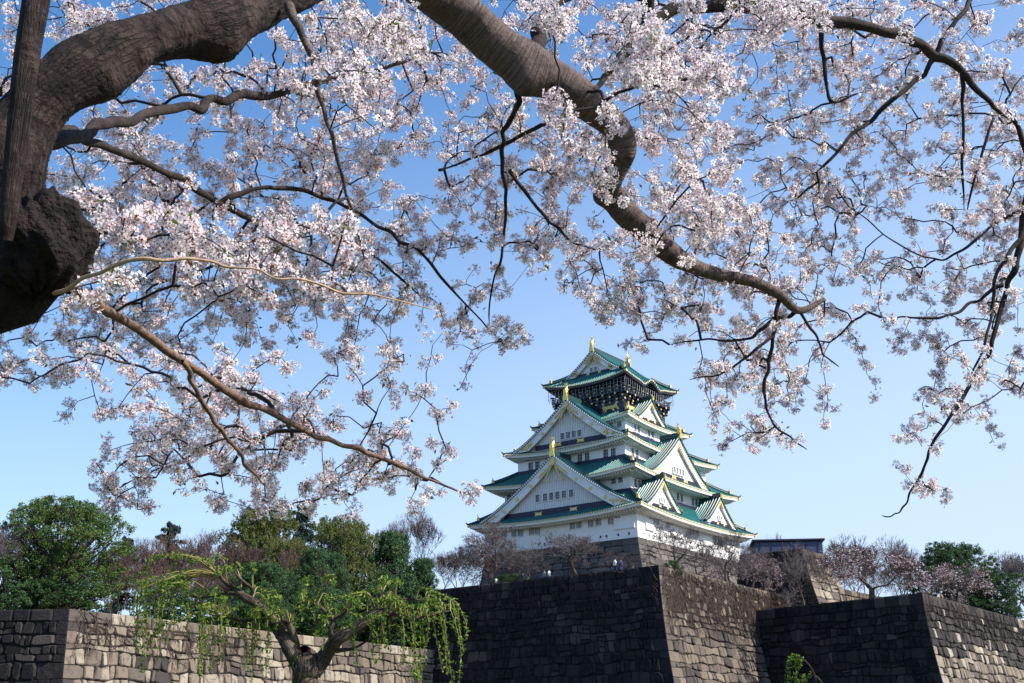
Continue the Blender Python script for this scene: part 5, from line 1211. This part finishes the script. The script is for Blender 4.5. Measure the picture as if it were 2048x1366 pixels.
def shoot(px, py, topx, topy, ex, ey, dens=1.0):
    """a shoot that leaves the wood near (px,py), arches over (topx,topy) and hangs to (ex,ey)"""
    k = np.argmin((WPX[:, 0]-px)**2+(WPX[:, 1]-py)**2); p = WP[k]; dd = WD+g.normal()*.35
    t_ = at(topx, topy, dd); e_ = at(ex, ey, dd+g.normal()*.1); h_ = at(ex+(topx-ex)*.25, topy+10, dd)
    Q = catmull(np.array([p, (p+t_)/2+[0, 0, .08], t_, h_*.6+t_*.4, h_*.55+e_*.45+g.normal(size=3)*.03, e_]), 7); m = len(Q)
    for i in range(m-1):
        P0.append(Q[i]); P1.append(Q[i+1]); R0.append(.007*(1-i/m)+.0025); R1.append(.007*(1-(i+1)/m)+.0025)
        if i/m > .22:
            L = np.linalg.norm(Q[i+1]-Q[i])
            for _ in range(int(L*80*dens)+1):
                LC.append(Q[i]+(Q[i+1]-Q[i])*g.random()+g.normal(size=3)*[.018, .018, .015])
for a in [(440, 1146, 400, 1120, 362, 1222), (440, 1146, 360, 1112, 345, 1235), (440, 1146, 335, 1108, 290, 1180), (440, 1146, 330, 1110, 268, 1232), (400, 1195, 330, 1170, 296, 1238), (400, 1195, 350, 1165, 312, 1225), (430, 1190, 345, 1160, 265, 1225), (438, 1232, 350, 1245, 285, 1345),
          (438, 1146, 380, 1115, 376, 1245), (440, 1232, 405, 1220, 398, 1352), (445, 1232, 425, 1225, 420, 1345), (450, 1235, 412, 1215, 405, 1300), (480, 1238, 445, 1235, 440, 1330), (520, 1240, 500, 1230, 495, 1340), (520, 1240, 515, 1220, 505, 1310), (540, 1240, 535, 1225, 532, 1350), (560, 1245, 548, 1240, 540, 1300)]: shoot(*a)
for a in [(900, 1222, 905, 1205, 928, 1305), (900, 1222, 900, 1200, 932, 1280), (880, 1225, 885, 1210, 918, 1366), (860, 1230, 870, 1215, 905, 1366), (850, 1232, 860, 1210, 895, 1350), (850, 1232, 840, 1215, 885, 1340), (812, 1235, 830, 1215, 845, 1345), (812, 1235, 820, 1215, 838, 1370), (812, 1235, 800, 1205, 825, 1360), (790, 1226, 790, 1200, 808, 1330),
          (780, 1268, 780, 1250, 830, 1360), (760, 1226, 765, 1205, 780, 1300), (850, 1200, 870, 1185, 912, 1250), (850, 1200, 860, 1190, 890, 1280), (740, 1280, 750, 1265, 760, 1320), (610, 1300, 600, 1310, 596, 1380), (615, 1300, 625, 1310, 628, 1380), (610, 1300, 590, 1315, 582, 1375), (700, 1262, 700, 1250, 716, 1330), (664, 1240, 655, 1230, 645, 1300)]: shoot(*a, dens=.9)
for _ in range(24):          # more hanging shoots on both sides
    if g.random() < .75: ax = g.uniform(285, 560); k0 = (440, 1150) if ax < 400 else (ax+12, 1236)
    else: ax = g.uniform(690, 930); k0 = (min(ax, 880), 1232)
    ay = g.uniform(1150, 1190) if ax < 380 else g.uniform(1195, 1235); shoot(k0[0], k0[1], ax+g.normal()*6, ay, ax+g.normal()*8-(14 if ax < 400 else 0), ay+g.uniform(60, 150), .8)
for _ in range(60):         # short bushy shoots along the limbs
    k = g.integers(0, len(WP)); px, py = WPX[k]
    if py > 1290: continue
    ex = px+g.normal()*38; ey = py+g.uniform(-45, 45); shoot(px, py, (px+ex)/2+g.normal()*8, min(py, ey)-abs(g.normal())*14, ex, ey, .9)
V, Fq = seg_arrays(P0, P1, R0, R1, 4); ob = quad_obj('shoots', V-wo, Fq, M['bark_young'] if False else mat('willow_shoot', (.20, .17, .06), .7), willow); ob['kind'] = 'stuff'
LC = np.array(LC); V, Fq = leaf_quads(LC, g.uniform(.035, .066, len(LC)), g, up=(0, 0, -.5), aspect=.40); ob = quad_obj('leaves', V-wo, Fq, M['willowleaf'], willow, rnd=g.random(len(LC))); ob['kind'] = 'stuff'
# low sapling at the bottom right
so = at(1640, 1400, 11.0); sap = empty('willow_sapling', (so[0], so[1], -1.7), label='small willow sapling with two hanging green shoots at the bottom right', cat='tree'); so = np.array([so[0], so[1], -1.7])
P0, P1, R0, R1, LC = [], [], [], [], []
for rows in ([(1640, 1400), (1634, 1366), (1622, 1336), (1604, 1318), (1588, 1316), (1578, 1330), (1574, 1366), (1572, 1390)], [(1640, 1400), (1634, 1366), (1622, 1336), (1606, 1319), (1597, 1324), (1592, 1345), (1591, 1385)], [(1648, 1400), (1645, 1370), (1630, 1352), (1612, 1356), (1600, 1366), (1596, 1385)]):
    Q = catmull(np.array([at(a, b, 11.0) for a, b in rows]), 6)
    Q = np.vstack([[so+[.0, 0, 0]], [so*.5+Q[0]*.5], Q]); m = len(Q)
    for i in range(m-1):
        P0.append(Q[i]); P1.append(Q[i+1]); R0.append(.010*(1-i/m)+.002); R1.append(.010*(1-(i+1)/m)+.002)
        if i > m*.5:
            for _ in range(6): LC.append(Q[i]+(Q[i+1]-Q[i])*g.random()+g.normal(size=3)*.018)
V, Fq = seg_arrays(P0, P1, R0, R1, 5); quad_obj('stem', V-so, Fq, M['willowbark'], sap)
LC = np.array(LC); V, Fq = leaf_quads(LC, g.uniform(.025, .045, len(LC)), g, up=(0, 0, -.5), aspect=.36); quad_obj('leaves', V-so, Fq, M['willowleaf'], sap, rnd=g.random(len(LC)))
